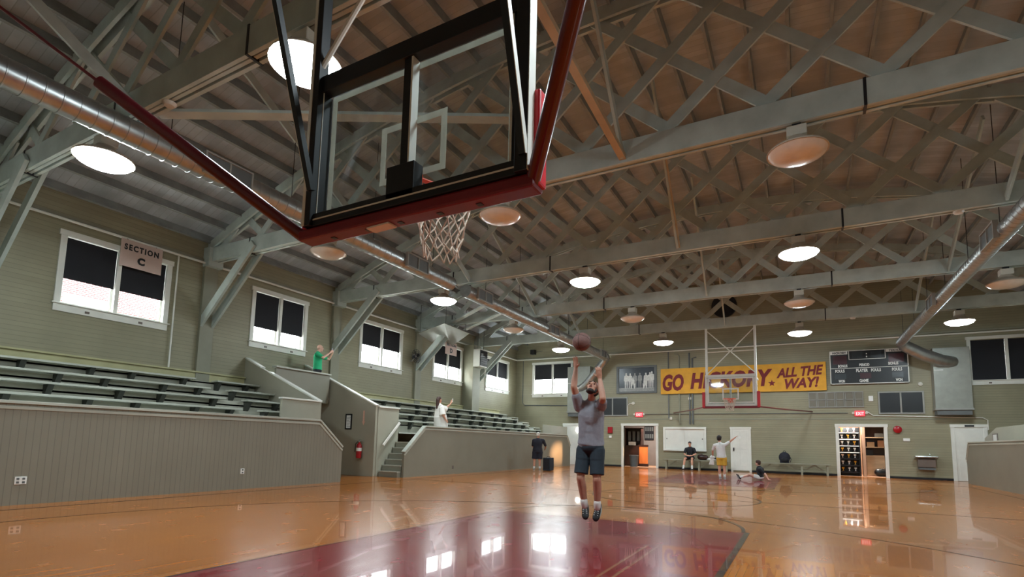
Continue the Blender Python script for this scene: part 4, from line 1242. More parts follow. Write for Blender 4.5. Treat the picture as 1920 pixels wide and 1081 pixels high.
# round dark exhaust fan in the gable
t = thing('exhaust_fan', 'big round dark exhaust fan high in the far gable', 'fan', (-3.2, F - 0.05, 8.3))
mb = MB(); mb.lathe([(0.56, 0), (0.6, 0.0), (0.6, 0.12), (0.56, 0.12)], (-3.2, F, 8.3), 30, (0, -1, 0)); mb.build('ring', 'black_steel', t)
mb = MB(); mb.lathe([(0.0001, 0.01), (0.57, 0.012), (0.57, 0.02), (0.0001, 0.022)], (-3.2, F, 8.3), 30, (0, -1, 0)); mb.build('back_plate', 'black_shade', t)
for k in range(5):
    a = 2 * PI * k / 5
    mb = MB(); mb.bar((-3.2 + 0.08 * math.cos(a), F - 0.07, 8.3 + 0.08 * math.sin(a)), (-3.2 + 0.5 * math.cos(a), F - 0.07, 8.3 + 0.5 * math.sin(a)), 0.2, 0.015, (0.3, 1, 0.3)); mb.build('blade', 'black_plastic', t)
# conduits
tube_thing('conduit', 'grey upright conduit behind the G of the gold banner', 'conduit', [[(-6.01, F - 0.04, 2.6), (-6.01, F - 0.04, 6.1)]], 0.03, 'mid_grey')
tube_thing('conduit', 'pale upright conduit by the O of the gold banner, bent over at its top', 'conduit', [[(-5.46, F - 0.04, 2.3), (-5.46, F - 0.04, 5.85), (-5.52, F - 0.04, 5.95), (-5.7, F - 0.04, 5.97)]], 0.04, 'sage_paint')
tube_thing('conduit', 'pair of dark upright conduits behind the H of the gold banner', 'conduit', [[(-4.95, F - 0.04, 2.3), (-4.95, F - 0.04, 6.0)], [(-4.8, F - 0.04, 2.3), (-4.8, F - 0.04, 5.7), (-4.6, F - 0.04, 5.75)]], 0.04, 'mid_grey')
tube_thing('conduit', 'thin dark conduit running level across the far wall below the hoop', 'conduit', [[(-7.3, F - 0.03, 2.82), (1.9, F - 0.03, 2.82)]], 0.016, 'mid_grey')
tube_thing('conduit', 'thin pale conduit over the white corner door, running under the dark high window', 'conduit', [[(2.6, F - 0.03, 2.9), (2.85, F - 0.03, 2.7), (3.7, F - 0.03, 2.68), (6.55, F - 0.03, 2.6), (6.7, F - 0.03, 2.5), (6.7, F - 0.03, 2.1)]], 0.02, 'white_paint')
tube_thing('conduit', 'thin conduit down the far wall beside the corner window', 'conduit', [[(-14.65, F - 0.03, 6.1), (-14.65, F - 0.03, 3.55), (-14.5, F - 0.03, 3.4), (-11.6, F - 0.03, 3.35)]], 0.02, 'mid_grey')
tube_thing('conduit', 'short pale conduit with a round light at its top over the lobby doorway', 'conduit', [[(-8.2, F - 0.03, 2.75), (-8.2, F - 0.03, 3.3), (-8.1, F - 0.03, 3.4), (-7.95, F - 0.03, 3.42)]], 0.02, 'white_paint')
for p, lab in (((-8.32, 4.05, 6.2), 'small round detector under the truss just past the near hoop'), ((3.07, 13.75, 6.2), 'small round detector under the mid court truss by the scoreboard-side duct'), ((1.9, 23.5, 6.2), 'small round detector under the last truss near the scoreboard')):
    mb = MB(); mb.lathe([(0.0001, -0.06), (0.07, -0.055), (0.1, -0.02), (0.1, 0), (0.0001, 0)], p, 16); tag(mb.build('smoke_detector', 'lamp_bell', None, True), lab, 'detector')
t = thing('loudspeaker', 'black loudspeaker on a bracket in the far upper corner by the windows', 'loudspeaker', (-13.9, F - 0.2, 6.55))
mb = MB(); mb.box(-14.05, -13.75, F - 0.35, F - 0.1, 6.42, 6.7); mb.build('cabinet', 'black_plastic', t, bevel=0.02)
mb = MB(); mb.path([(-13.9, F - 0.1, 6.6), (-13.9, F, 6.7)], 0.03, 6); mb.path([(-13.75, F - 0.2, 6.55), (-13.3, F - 0.2, 6.6)], 0.012, 6); mb.build('bracket', 'black_steel', t)
# drinking fountain
t = thing('drinking_fountain', 'wall drinking fountain with a steel basin between the two doors', 'drinking fountain', (4.6, F - 0.2, 0.4))
mb = MB(); mb.prism([(F, 0.98), (F - 0.36, 0.98), (F - 0.36, 0.93), (F - 0.2, 0.86), (F, 0.86)], 0, 4.2, 4.98); mb.build('basin', 'steel_plain', t, bevel=0.012)
mb = MB(); mb.box(4.3, 4.9, F - 0.26, F, 0.52, 0.86); mb.build('body', 'brown_steel', t, bevel=0.012)
mb = MB(); mb.box(4.32, 4.88, F - 0.27, F, 0.42, 0.5); mb.build('grille', 'mid_grey', t)
mb = MB(); mb.path([(4.75, F - 0.1, 0.98), (4.75, F - 0.1, 1.05), (4.72, F - 0.16, 1.07)], 0.012, 6); mb.build('spout', 'steel_plain', t, True)
# benches
def bench(label, a, b, legs):
    t = thing('bench', label, 'bench', ((a + b) / 2, 27.6, 0), 'benches by the far wall')
    mb = MB(); mb.box(a, b, 27.4, 27.78, 0.46, 0.51); mb.build('seat', 'sage_paint', t, bevel=0.006)
    for x in legs:
        mb = MB(); mb.box(x - 0.04, x + 0.04, 27.45, 27.53, 0, 0.46); mb.box(x - 0.04, x + 0.04, 27.65, 27.73, 0, 0.46); mb.box(x - 0.04, x + 0.04, 27.53, 27.65, 0.1, 0.17); mb.build('leg', 'sage_paint', t)
        for s in (-1, 1):
            xe = x + s * 0.5
            if not a < xe < b: continue
            mb = MB(); mb.bar((x, 27.6, 0.1), (xe, 27.6, 0.46), 0.04, 0.05); mb.build('brace', 'sage_paint', t)
bench('long grey wooden bench with the seated youth, under the display cabinet', -6.2, -3.05, (-6.05, -4.45, -3.2))
bench('long grey wooden bench with a backpack on it, beside the white door', -1.9, 1.15, (-1.75, 0.0, 1.0))
t = thing('backpack', 'dark backpack standing on the bench beside the white door', 'backpack', (-0.67, 27.6, 0.51))
mb = MB(); mb.ell((-0.69, 27.6, 0.76), (0.24, 0.15, 0.25), None, 16, 10); mb.box(-0.88, -0.5, 27.5, 27.7, 0.515, 0.75); mb.build('bag', 'cloth_navy', t, True)
mb = MB(); mb.ell((-0.68, 27.47, 0.66), (0.15, 0.06, 0.12), None, 12, 8); mb.build('pocket', 'cloth_black', t, True)
mb = MB(); mb.path([(-0.75, 27.62, 0.99), (-0.72, 27.62, 1.06), (-0.66, 27.62, 1.06), (-0.63, 27.62, 0.99)], 0.012, 6); mb.path([(-0.52, 27.55, 0.9), (-0.42, 27.5, 0.7), (-0.45, 27.5, 0.54)], 0.015, 6); mb.build('strap', 'cloth_black', t, True)
# things lying on the first bench
t = thing('gym_bag', 'dark duffel bag lying on the bench beside the seated youth', 'bag', (-4.35, 27.6, 0.51))
mb = MB(); mb.cap((-4.4, 27.6, 0.66), (-4.15, 27.6, 0.64), 0.15, 0.13, 14); mb.build('bag', 'dark_wood', t, True)
mb = MB(); mb.path([(-4.4, 27.46, 0.7), (-4.3, 27.45, 0.82), (-4.2, 27.47, 0.7)], 0.012, 6); mb.build('handle', 'black_plastic', t, True)
t = thing('folded_jacket', 'folded black and white jacket lying on the bench past the duffel bag', 'jacket', (-3.85, 27.6, 0.51))
mb = MB(); mb.ell((-3.85, 27.6, 0.56), (0.3, 0.15, 0.06), None, 16, 8); mb.build('body', 'sock_white', t, True)
mb = MB(); mb.ell((-3.7, 27.58, 0.6), (0.27, 0.12, 0.05), None, 16, 8); mb.build('sleeve', 'cloth_black', t, True)
# black box beside the man with grey hair
t = thing('speaker_box', 'dark box standing on the floor at the bleacher panel beside the white-haired man', 'box', (-9.5, 20.7, 0))
mb = MB(); mb.box(-9.67, -9.33, 20.5, 20.9, 0.01, 0.55); mb.build('case', 'cloth_slate', t, bevel=0.02)
mb = MB(); mb.box(-9.64, -9.36, 20.49, 20.5, 0.06, 0.5); mb.build('front_cloth', 'black_shade', t)
mb = MB(); mb.path([(-9.58, 20.7, 0.55), (-9.56, 20.7, 0.59), (-9.44, 20.7, 0.59), (-9.42, 20.7, 0.55)], 0.012, 6); mb.build('handle', 'black_plastic', t, True)

# ------------------------------------------------------------------ lobby and trophy room contents
t = thing('bookcase', 'dark wooden bookcase seen through the lobby doorway', 'bookcase', (-8.45, 29.9, 0))
mb = MB(); mb.box(-8.85, -7.9, 29.9, 30.2, 0, 0.05); mb.box(-8.85, -8.8, 29.7, 30.2, 0, 2.15); mb.box(-7.95, -7.9, 29.7, 30.2, 0, 2.15); mb.box(-8.85, -7.9, 30.17, 30.2, 0, 2.15); mb.box(-8.85, -7.9, 29.7, 30.2, 1.1, 1.16); mb.box(-8.85, -7.9, 29.7, 30.2, 2.1, 2.15); mb.build('carcass', 'dark_wood', t)
mb = MB(); mb.box(-8.85, -7.9, 29.66, 29.7, 0.05, 1.1); mb.build('door', 'dark_wood', t)
for k in range(3):
    mb = MB(); mb.box(-8.7 + 0.26 * k, -8.55 + 0.26 * k, 29.85, 30.0, 1.42, 1.95); tag(mb.build('binder', 'mid_grey'), ['pale grey upright binder at the hinge end of the lobby bookcase shelf', 'pale grey upright binder in the middle of the lobby bookcase shelf', 'pale grey upright binder toward the orange door in the lobby bookcase'][k], 'binder', 'binders in the bookcase')
mb = MB(); mb.box(-8.65, -8.25, 29.75, 29.95, 1.161, 1.36); tag(mb.build('carton', 'white_plain', None, bevel=0.01), 'white carton on the lobby bookcase under the binders', 'box')
t = thing('waste_bin', 'grey waste bin standing inside the lobby doorway', 'bin', (-8.1, 28.9, 0))
mb = MB(); mb.lathe([(0.0001, 0.0), (0.2, 0.0), (0.25, 0.6), (0.23, 0.6), (0.0001, 0.56)], (-8.1, 28.9, 0), 20); mb.build('bucket', 'bin_grey', t, True)
mb = MB(); mb.lathe([(0.265, 0.58), (0.265, 0.63), (0.23, 0.63)], (-8.1, 28.9, 0), 20); mb.build('rim', 'mid_grey', t, True)
t = thing('orange_door', 'orange sunlit wooden door standing open in the lobby', 'door', (-7.76, 29.6, 0))
mb = MB(); mb.box(-8.0, -7.52, 29.62, 29.66, 0.15, 1.1); mb.build('leaf', 'orange_wood', t, bevel=0.006)
for x0 in (-7.95, -7.72):
    mb = MB(); mb.box(x0, x0 + 0.12, 29.61, 29.62, 0.25, 1.0); mb.build('panel', 'orange_wood', t)
mb = MB(); mb.box(-8.03, -7.49, 29.6, 29.68, 1.1, 1.2); mb.box(-8.03, -7.49, 29.6, 29.68, 0.0, 0.15); mb.build('frame', 'dark_wood', t)
t = thing('pinboard', 'dark pinboard with papers on the lobby wall', 'pinboard', (-7.9, 31.45, 1.4))
mb = MB(); mb.box(-8.2, -7.65, 31.54, 31.59, 1.5, 2.45); mb.build('board', 'black_shade', t)
mb = MB()
for k in range(8): mb.box(-8.16 + 0.13 * (k % 4), -8.06 + 0.13 * (k % 4), 31.535, 31.54, 1.6 + 0.42 * (k // 4), 1.85 + 0.42 * (k // 4))
mb.build('paper', 'mid_grey', t)
# trophy rack
t = thing('trophy_rack', 'tall black rack of bright trophy shelves inside the far doorway', 'rack', (1.95, 29.0, 0))
mb = MB()
for x in (1.5, 2.32): mb.box(x, x + 0.05, 28.8, 28.86, 0, 2.2); mb.box(x, x + 0.05, 29.2, 29.26, 0, 2.2)
mb.box(1.5, 2.37, 29.24, 29.27, 0, 2.2); mb.build('upright', 'black_plastic', t)
for k in range(7):
    mb = MB(); mb.box(1.5, 2.37, 28.8, 29.24, 0.14 + 0.3 * k, 0.17 + 0.3 * k); mb.build('shelf', 'black_plastic' if k < 3 else 'white_paint', t)
rl = bpy.data.lights.new('rack_fill', 'AREA'); rl.energy = 40; rl.size = 0.4  # added area light without a fixture, brightens the rack shelves
ro = bpy.data.objects.new('rack_fill', rl); COL.objects.link(ro); ro.location = (1.9, 28.5, 2.5); ro.rotation_euler = (0.5, 0, 0)
kind = 0
for k in range(7):
    for j in range(3):
        x = 1.68 + 0.24 * j; z = 0.171 + 0.3 * k
        t = thing('trophy', 'small trophy on the %s shelf up of the black rack, %s' % (('lowest', 'second', 'third', 'fourth', 'fifth', 'sixth', 'topmost')[k], ('beside the door jamb', 'in the middle', 'beside the tan partition')[j]), 'trophy', (x, 28.95, z), 'trophies on the rack')
        mb = MB(); mb.box(x - 0.05, x + 0.05, 28.9, 29.0, z, z + 0.05); mb.build('plinth', 'dark_wood', t)
        mb = MB(); mb.lathe([(0.0001, z + 0.05), (0.03, z + 0.055), (0.012, z + 0.09), (0.014, z + 0.11), (0.05, z + 0.16), (0.055, z + 0.21), (0.0001, z + 0.2)], (x, 28.95, 0), 12); mb.build('cup', 'white_plain' if (k + j) % 3 else 'banner_gold', t, True)
t = thing('partition', 'tan wooden partition beside the trophy rack', 'partition', (2.5, 29.2, 0))
mb = MB(); mb.box(2.45, 2.56, 28.75, 29.3, 0, 2.6); mb.build('post', 'tan_wall', t)
t = thing('storage_shelf', 'cluttered wooden storage shelf inside the trophy room doorway', 'shelf', (3.2, 30.2, 0))
mb = MB(); mb.box(2.6, 2.65, 29.6, 30.1, 0, 2.3); mb.box(4.15, 4.2, 29.6, 30.1, 0, 2.3); mb.box(2.6, 4.2, 30.07, 30.1, 0.95, 2.3); mb.build('side', 'dark_wood', t)
for z in (0.9, 1.3, 1.75, 2.25):
    mb = MB(); mb.box(2.65, 4.15, 29.6, 30.07, z, z + 0.04); mb.build('shelf', 'raw_wood', t)
mb = MB(); mb.box(2.66, 3.6, 29.62, 29.66, 0.05, 0.9); mb.build('door', 'raw_wood', t)
for x, w, h, z, mt, lab in ((2.85, 0.3, 0.22, 1.341, 'raw_wood', 'brown box on the storage shelf at eye level by the partition'), (3.25, 0.25, 0.3, 1.341, 'tan_wall', 'tan box on the storage shelf beside the brown box'), (2.8, 0.28, 0.25, 0.941, 'black_plastic', 'black box low on the storage shelf by the partition'), (3.2, 0.34, 0.18, 1.791, 'mid_grey', 'grey box on the upper storage shelf'), (3.7, 0.3, 0.3, 0.941, 'maroon_pad', 'maroon box on the storage shelf far from the partition')):
    mb = MB(); mb.box(x - w / 2, x + w / 2, 29.7, 29.95, z, z + h); tag(mb.build('storage_box', mt, None, bevel=0.008), lab, 'box')
t = thing('duffel', 'black bag on the trophy room floor inside the doorway', 'bag', (3.25, 29.1, 0))
mb = MB(); mb.cap((3.05, 29.1, 0.19), (3.4, 29.1, 0.17), 0.18, 0.16, 14); mb.build('bag', 'black_plastic', t, True)
mb = MB(); mb.path([(3.1, 28.95, 0.3), (3.22, 28.95, 0.42), (3.36, 28.95, 0.28)], 0.012, 6); mb.build('handle', 'mid_grey', t, True)

# ------------------------------------------------------------------ people
def remesh(mb, name, mats, parent, voxel, smooth=2, matfn=None):
    o = mb.build(name, mats, parent, True, sharp=3.0)
    md = o.modifiers.new('r', 'REMESH'); md.mode = 'VOXEL'; md.voxel_size = voxel; md.use_smooth_shade = True
    if smooth:
        sm = o.modifiers.new('s', 'SMOOTH'); sm.iterations = smooth; sm.factor = 0.5
    bpy.context.view_layer.update()
    me = bpy.data.meshes.new_from_object(o.evaluated_get(bpy.context.evaluated_depsgraph_get()))
    o.modifiers.clear()
    old = o.data; o.data = me; bpy.data.meshes.remove(old)
    me.materials.clear()
    for m in (mats if isinstance(mats, (list, tuple)) else [mats]): me.materials.append(MATS[m])
    me.name = name
    me.polygons.foreach_set('use_smooth', [True] * len(me.polygons))
    if matfn:
        off = PARENT_LOC.get(parent.name, Vector((0, 0, 0)))
        for p in me.polygons: p.material_index = matfn(p.center + off)
    return o

def V3(t): return Vector(t)

def hand(mb, wr, aim, side, k=1.0, curl=0.25, r=0.0085):
    """Palm, four bent fingers of different lengths and a thumb from the side of the palm.
    aim: direction of the fingers; side: direction of the thumb."""
    aim = V3(aim).normalized(); side = V3(side); side = (side - aim * side.dot(aim)).normalized()
    nrm = aim.cross(side)
    mb.ell(wr + aim * 0.045 * k, (0.052 * k, 0.038 * k, 0.017 * k), (aim, side, nrm), 12, 8)
    mb.cap(wr - aim * 0.02 * k, wr + aim * 0.02 * k, 0.024 * k, 0.026 * k, 10)
    for i, (o, L) in enumerate(((0.028, 0.072), (0.0095, 0.08), (-0.0095, 0.074), (-0.028, 0.058))):
        b = wr + aim * 0.085 * k + side * o * k
        d1 = (aim + side * (o * 5) - nrm * curl * 0.4).normalized(); d2 = (d1 - nrm * curl).normalized(); d3 = (d2 - nrm * curl).normalized()
        p1 = b + d1 * L * 0.45 * k; p2 = p1 + d2 * L * 0.32 * k; p3 = p2 + d3 * L * 0.25 * k
        mb.cap(b - aim * 0.02 * k, p1, r * k * 1.1, r * k, 8); mb.cap(p1, p2, r * k, r * k * 0.95, 8); mb.cap(p2, p3, r * k * 0.95, r * k * 0.8, 8)
    b = wr + aim * 0.03 * k + side * 0.03 * k
    d1 = (aim * 0.6 + side * 0.8 - nrm * 0.2).normalized(); d2 = (aim * 0.9 + side * 0.4 - nrm * 0.2).normalized()
    mb.cap(b - side * 0.015 * k, b + d1 * 0.035 * k, r * k * 1.4, r * k * 1.1, 8)
    mb.cap(b + d1 * 0.035 * k, b + d1 * 0.035 * k + d2 * 0.03 * k, r * k * 1.1, r * k * 0.9, 8)

def head_axes(face, up):
    f = V3(face).normalized(); u = V3(up); u = (u - f * u.dot(f)).normalized()
    return f.cross(u) * -1, f, u   # left, forward, up

def head(mb, c, face, up, k=1.0):
    l, f, u = head_axes(face, up)
    P = lambda a, b, d: c + l * (a * k) + f * (b * k) + u * (d * k)
    mb.ell(P(0, -0.012, 0.028), (0.075 * k, 0.096 * k, 0.092 * k), (l, f, u), 18, 12)
    mb.ell(P(0, 0.03, -0.045), (0.056 * k, 0.062 * k, 0.07 * k), (l, f, u), 14, 10)
    mb.ell(P(0, 0.07, -0.098), (0.03 * k, 0.024 * k, 0.02 * k), (l, f, u), 10, 7)
    mb.ell(P(0, 0.08, 0.038), (0.05 * k, 0.014 * k, 0.012 * k), (l, f, u), 12, 6)
    mb.cap(P(0, 0.088, 0.02), P(0, 0.112, -0.02), 0.009 * k, 0.014 * k, 10)
    mb.ell(P(0, 0.093, -0.055), (0.024 * k, 0.009 * k, 0.01 * k), (l, f, u), 10, 6)
    for s in (-1, 1):
        mb.ell(P(s * 0.076, -0.012, -0.005), (0.01 * k, 0.02 * k, 0.032 * k), (l, f, u), 8, 7)
        mb.ell(P(s * 0.04, 0.062, -0.022), (0.024 * k, 0.022 * k, 0.022 * k), (l, f, u), 10, 7)
    return l, f, u, P

def person(label, loc, J, face, hup, skin, hair, hair_mat, top, top_mat, sleeve, bottom_mat, bottom_to, shoe_mat, sock=None, sole=None,
           voxel=0.014, k=1.0, curl=0.3, toes=None, thumbs=None, aims=None, beard=None, bulk=1.0, shirt_hem=0.02, dress_to=None):
    """J: world joints neck, head, shL/R, elL/R, wrL/R, pelvis, hipL/R, knL/R, anL/R."""
    J = {a: V3(b) for a, b in J.items()}
    t = thing('person', label, 'person', loc)
    lat = (J['shL'] - J['shR']).normalized()
    hl = (J['hipL'] - J['hipR']).normalized()
    spine = (J['neck'] - J['pelvis'])
    su = spine.normalized()
    fw = lat.cross(su).normalized()
    lx = su.cross(fw)
    hf = hl.cross(su).normalized()
    ax, hx = (lx, fw, su), (hl, hf, su)
    L = spine.length
    wsh = (J['shL'] - J['shR']).length
    def torso(m, g=0.0):
        m.ell(J['pelvis'] + su * 0.01, (0.165 * k * bulk + g, 0.115 * k * bulk + g, 0.125 * k + g), hx, 16, 10)
        m.ell(J['pelvis'] + spine * 0.35, (0.145 * k * bulk + g, 0.105 * k * bulk + g, 0.2 * k + g), ax, 16, 10)
        m.ell(J['pelvis'] + spine * 0.68, (0.165 * k * bulk + g, 0.118 * k * bulk + g, 0.2 * k + g), ax, 16, 10)
        m.cap(J['shR'] * 0.85 + J['shL'] * 0.15, J['shL'] * 0.85 + J['shR'] * 0.15, 0.068 * k + g, 0.068 * k + g, 12)
        m.cap(J['pelvis'] + spine * 0.8, J['neck'], 0.09 * k + g, 0.06 * k + g * 0.6, 12)
    def arm(m, s, g=0.0, to=2.0):
        sh, el, wr = J['sh' + s], J['el' + s], J['wr' + s]
        e = min(1, to)
        m.cap(sh, sh.lerp(el, e), 0.058 * k + g, (0.058 - 0.016 * e) * k + g, 12)
        if to > 1:
            mid = el.lerp(wr, 0.3)
            m.cap(el, mid, 0.041 * k + g, 0.042 * k + g, 12); m.cap(mid, el.lerp(wr, min(1, to - 1)), 0.042 * k + g, 0.027 * k + g, 12)
    def leg(m, s, g=0.0, to=2.0, flare=0.0):
        hp, kn, an = J['hip' + s], J['kn' + s], J['an' + s]
        e = min(1, to)
        m.cap(hp, hp.lerp(kn, e), 0.088 * k * bulk + g, (0.088 - 0.033 * e) * k * bulk + g + flare, 14)
        if to > 1:
            back = -hf if (kn - hp).normalized().dot(su) < -0.5 else -su
            calf = kn.lerp(an, 0.32) + back * 0.012 * k
            m.cap(kn, calf, 0.054 * k, 0.056 * k, 12) if g == 0 else m.cap(kn, calf, 0.055 * k + g, 0.056 * k + g, 12)
            m.cap(calf, kn.lerp(an, min(1, to - 1)), 0.056 * k + g, 0.036 * k + g + flare, 12)
    b = MB()
    torso(b)
    b.cap(J['neck'], J['head'], 0.053 * k, 0.05 * k, 12)
    l, f, u, P = head(b, J['head'], face, hup, k)
    for s in 'LR':
        arm(b, s); leg(b, s)
        aim = V3(aims[s]) if aims and s in aims else (J['wr' + s] - J['el' + s])
        th = V3(thumbs[s]) if thumbs and s in thumbs else fw
        hand(b, J['wr' + s], aim, th, k, curl)
        td = V3(toes[s]) if toes and s in toes else hf
    body = remesh(b, 'body', skin, t, voxel)
    # eyes, mouth
    m = MB()
    for s in (-1, 1): m.ell(P(s * 0.031, 0.081, 0.012), (0.012 * k, 0.008 * k, 0.006 * k), (l, f, u), 10, 6)
    m.build('eyes', 'black_plastic', body, True)
    m = MB()
    for s in (-1, 1): m.cap(P(s * 0.016, 0.096, 0.042), P(s * 0.045, 0.086, 0.04), 0.005 * k, 0.004 * k, 6)
    m.build('eyebrows', hair_mat if hair else 'skin_tan', body, True)
    m = MB(); m.ell(P(0, 0.098, -0.056), (0.024 * k, 0.007 * k, 0.006 * k), (l, f, u), 10, 6); m.build('mouth', 'lip_red', body, True)
    if beard:
        m = MB()
        m.ell(P(0, 0.046, -0.092), (0.054 * k, 0.046 * k, 0.036 * k), (l, f, u), 14, 8)
        m.ell(P(0, 0.068, -0.104), (0.033 * k, 0.03 * k, 0.026 * k), (l, f, u), 12, 7)
        m.ell(P(0, 0.094, -0.036), (0.028 * k, 0.008 * k, 0.007 * k), (l, f, u), 10, 6)
        for s in (-1, 1): m.ell(P(s * 0.056, 0.022, -0.05), (0.014 * k, 0.024 * k, 0.045 * k), (l, f, u), 10, 7)
        remesh(m, 'beard', beard, body, 0.009, 1)
    if hair:
        m = MB()
        for a, bb, c, r in hair:
            m.ell(P(*a), [q * k for q in bb], (l, f, u), 16, 10) if c is None else m.cap(P(*a), P(*c), bb * k, r * k, 12)
        remesh(m, 'hair', hair_mat, body, 0.01, 1)
    # shirt
    m = MB(); torso(m, 0.022)
    m.cap(J['pelvis'] + spine * 0.05, J['pelvis'] + spine * 0.75, 0.12 * k * bulk, 0.125 * k * bulk, 16)
    for q in (-0.055, 0.055): m.cap(J['pelvis'] + lx * q * k, J['pelvis'] + spine * 0.72 + lx * q * k, 0.12 * k * bulk, 0.125 * k * bulk, 14)
    for s in 'LR':
        if sleeve: arm(m, s, 0.017, sleeve)
    if dress_to:
        e = V3(dress_to)
        m.cone(J['pelvis'] + spine * 0.9, J['pelvis'] + spine * 0.2, 0.18 * k, 0.3 * k, 20, 0.8, lx)
        m.cone(J['pelvis'] + spine * 0.25, e, 0.3 * k, 0.35 * k, 20, 0.8, lx)
        for s in 'LR': m.cone(J['sh' + s].lerp(J['el' + s], 0.1), J['sh' + s].lerp(J['el' + s], 0.95) - su * 0.05, 0.1 * k, 0.13 * k)
    else:
        m.cone(J['pelvis'] + spine * 0.35, J['pelvis'] + su * shirt_hem, 0.165 * k * bulk, 0.182 * k * bulk + 0.012, 20, 0.74, lx)
    remesh(m, top, top_mat, t, voxel, 5)
    # trousers or shorts
    m = MB()
    m.ell(J['pelvis'] - su * 0.015, (0.178 * k * bulk + 0.012, 0.13 * k * bulk + 0.012, 0.115 * k), hx, 16, 10)
    for s in 'LR':
        if bottom_to > 1: leg(m, s, 0.022, bottom_to, 0.008)
        else:
            hp, kn = J['hip' + s], J['kn' + s]
            m.cap(hp, hp.lerp(kn, bottom_to * 0.4), 0.112 * k * bulk, 0.104 * k * bulk, 16)
            m.cone(hp.lerp(kn, bottom_to * 0.25), hp.lerp(kn, bottom_to), 0.102 * k * bulk, 0.102 * k * bulk, 20, 0.95, hl)
    if not dress_to:
        remesh(m, 'shorts' if bottom_to < 1.2 else 'trousers', bottom_mat, t, voxel)
    for s in 'LR':
        an = J['an' + s]; td = (V3(toes[s]) if toes and s in toes else hf).normalized()
        kn = J['kn' + s]
        shin = (an - kn).normalized()
        if sock:
            m = MB(); m.cap(an - shin * sock, an + shin * 0.01, 0.049 * k, 0.045 * k, 12); m.build('sock', 'sock_white' if shoe_mat != 'sock_white' else 'shoe_grey', t, True)
        dn = shin - td * shin.dot(td); dn = dn.normalized() if dn.length > 1e-3 else -su
        side = td.cross(dn)
        m = MB()
        ctr = an + dn * 0.035 * k
        m.ell(ctr - td * 0.03 * k, (0.055 * k, 0.044 * k, 0.05 * k), (td, side, dn), 12, 8)
        m.ell(ctr + td * 0.06 * k + dn * 0.012 * k, (0.1 * k, 0.047 * k, 0.038 * k), (td, side, dn), 14, 8)
        m.ell(ctr + td * 0.12 * k + dn * 0.016 * k, (0.065 * k, 0.05 * k, 0.032 * k), (td, side, dn), 12, 8)
        m.cap(an - shin * 0.03 * k, ctr, 0.044 * k, 0.046 * k, 12)
        sh = remesh(m, 'shoe', shoe_mat, t, 0.009, 1)
        m = MB(); q = ctr + dn * 0.042 * k
        m.ell(q + td * 0.045 * k, (0.135 * k, 0.048 * k, 0.014 * k), (td, side, dn), 18, 6); m.build('sole', sole or 'shoe_grey', sh, True)
        m = MB()
        for i in range(4):
            q = ctr + td * (0.03 + 0.026 * i) * k - dn * (0.024 - 0.004 * i) * k
            m.cap(q - side * 0.026 * k, q + side * 0.026 * k, 0.005, 0.005, 6)
        m.build('laces', 'sock_white', sh, True)
    return t
SHORT = [((0, -0.022, 0.05), (0.083, 0.1, 0.084), None, 0), ((0, -0.06, -0.005), (0.074, 0.055, 0.07), None, 0)]
CURLY = [((0, -0.02, 0.055), (0.1, 0.112, 0.095), None, 0), ((0, -0.06, 0.0), (0.092, 0.07, 0.085), None, 0), ((0.05, 0.03, 0.09), (0.04, 0.05, 0.04), None, 0), ((-0.05, 0.03, 0.09), (0.04, 0.05, 0.04), None, 0)]

# the man jumping under the near hoop, arms up, head thrown back (he faces -y)
person('bearded man in grey T-shirt and dark shorts jumping with both arms up', (-2.42, 6.55, 0.0),
       dict(head=(-2.335, 6.42, 1.86), neck=(-2.39, 6.52, 1.70), shR=(-2.545, 6.5, 1.635), shL=(-2.265, 6.55, 1.645),
            elR=(-2.56, 6.33, 1.89), wrR=(-2.545, 6.36, 2.13), elL=(-2.165, 6.32, 1.73), wrL=(-2.225, 6.38, 1.985),
            pelvis=(-2.42, 6.6, 1.14), hipR=(-2.515, 6.6, 1.08), hipL=(-2.335, 6.6, 1.08), knR=(-2.535, 6.53, 0.72), knL=(-2.315, 6.54, 0.71), anR=(-2.525, 6.66, 0.36), anL=(-2.35, 6.66, 0.35)),
       (0.12, -0.72, 0.68), (0.05, 0.62, 0.75), 'skin_tan', [((0, -0.03, 0.05), (0.08, 0.094, 0.082), None, 0), ((0, -0.065, 0), (0.07, 0.045, 0.06), None, 0)], 'hair_dark', 'shirt', 'shirt_grey', 0.55,
       'cloth_slate', 0.86, 'shoe_black', 0.06, 'shoe_grey', 0.0075, 1.0, 0.22, {'R': (0.22, -0.5, -0.85), 'L': (-0.05, -0.5, -0.88)},
       {'R': (1, -0.3, 0), 'L': (-1, -0.3, 0)}, {'R': (0.05, -0.25, 1), 'L': (-0.02, -0.35, 0.9)}, 'hair_dark', 0.92)
# the boy in white, back turned, arms out
person('boy in white T-shirt and gold shorts standing with his back turned', (-2.58, 20.7, 0.0),
       dict(head=(-2.63, 20.68, 1.47), neck=(-2.61, 20.68, 1.31), shL=(-2.79, 20.7, 1.22), shR=(-2.44, 20.7, 1.24), elL=(-2.88, 20.8, 1.02), wrL=(-2.9, 20.95, 0.84), elR=(-2.28, 20.85, 1.38), wrR=(-2.12, 20.95, 1.52),
            pelvis=(-2.56, 20.7, 0.78), hipL=(-2.65, 20.7, 0.74), hipR=(-2.47, 20.7, 0.74), knL=(-2.64, 20.7, 0.42), knR=(-2.47, 20.7, 0.42), anL=(-2.63, 20.72, 0.09), anR=(-2.47, 20.7, 0.09)),
       (-0.1, 1, 0.1), (0, 0, 1), 'skin_fair', CURLY, 'hair_dark', 'shirt', 'shirt_white', 0.7, 'cloth_gold', 0.75, 'shoe_grey', 0.12, 'sock_white', 0.013, 0.88)
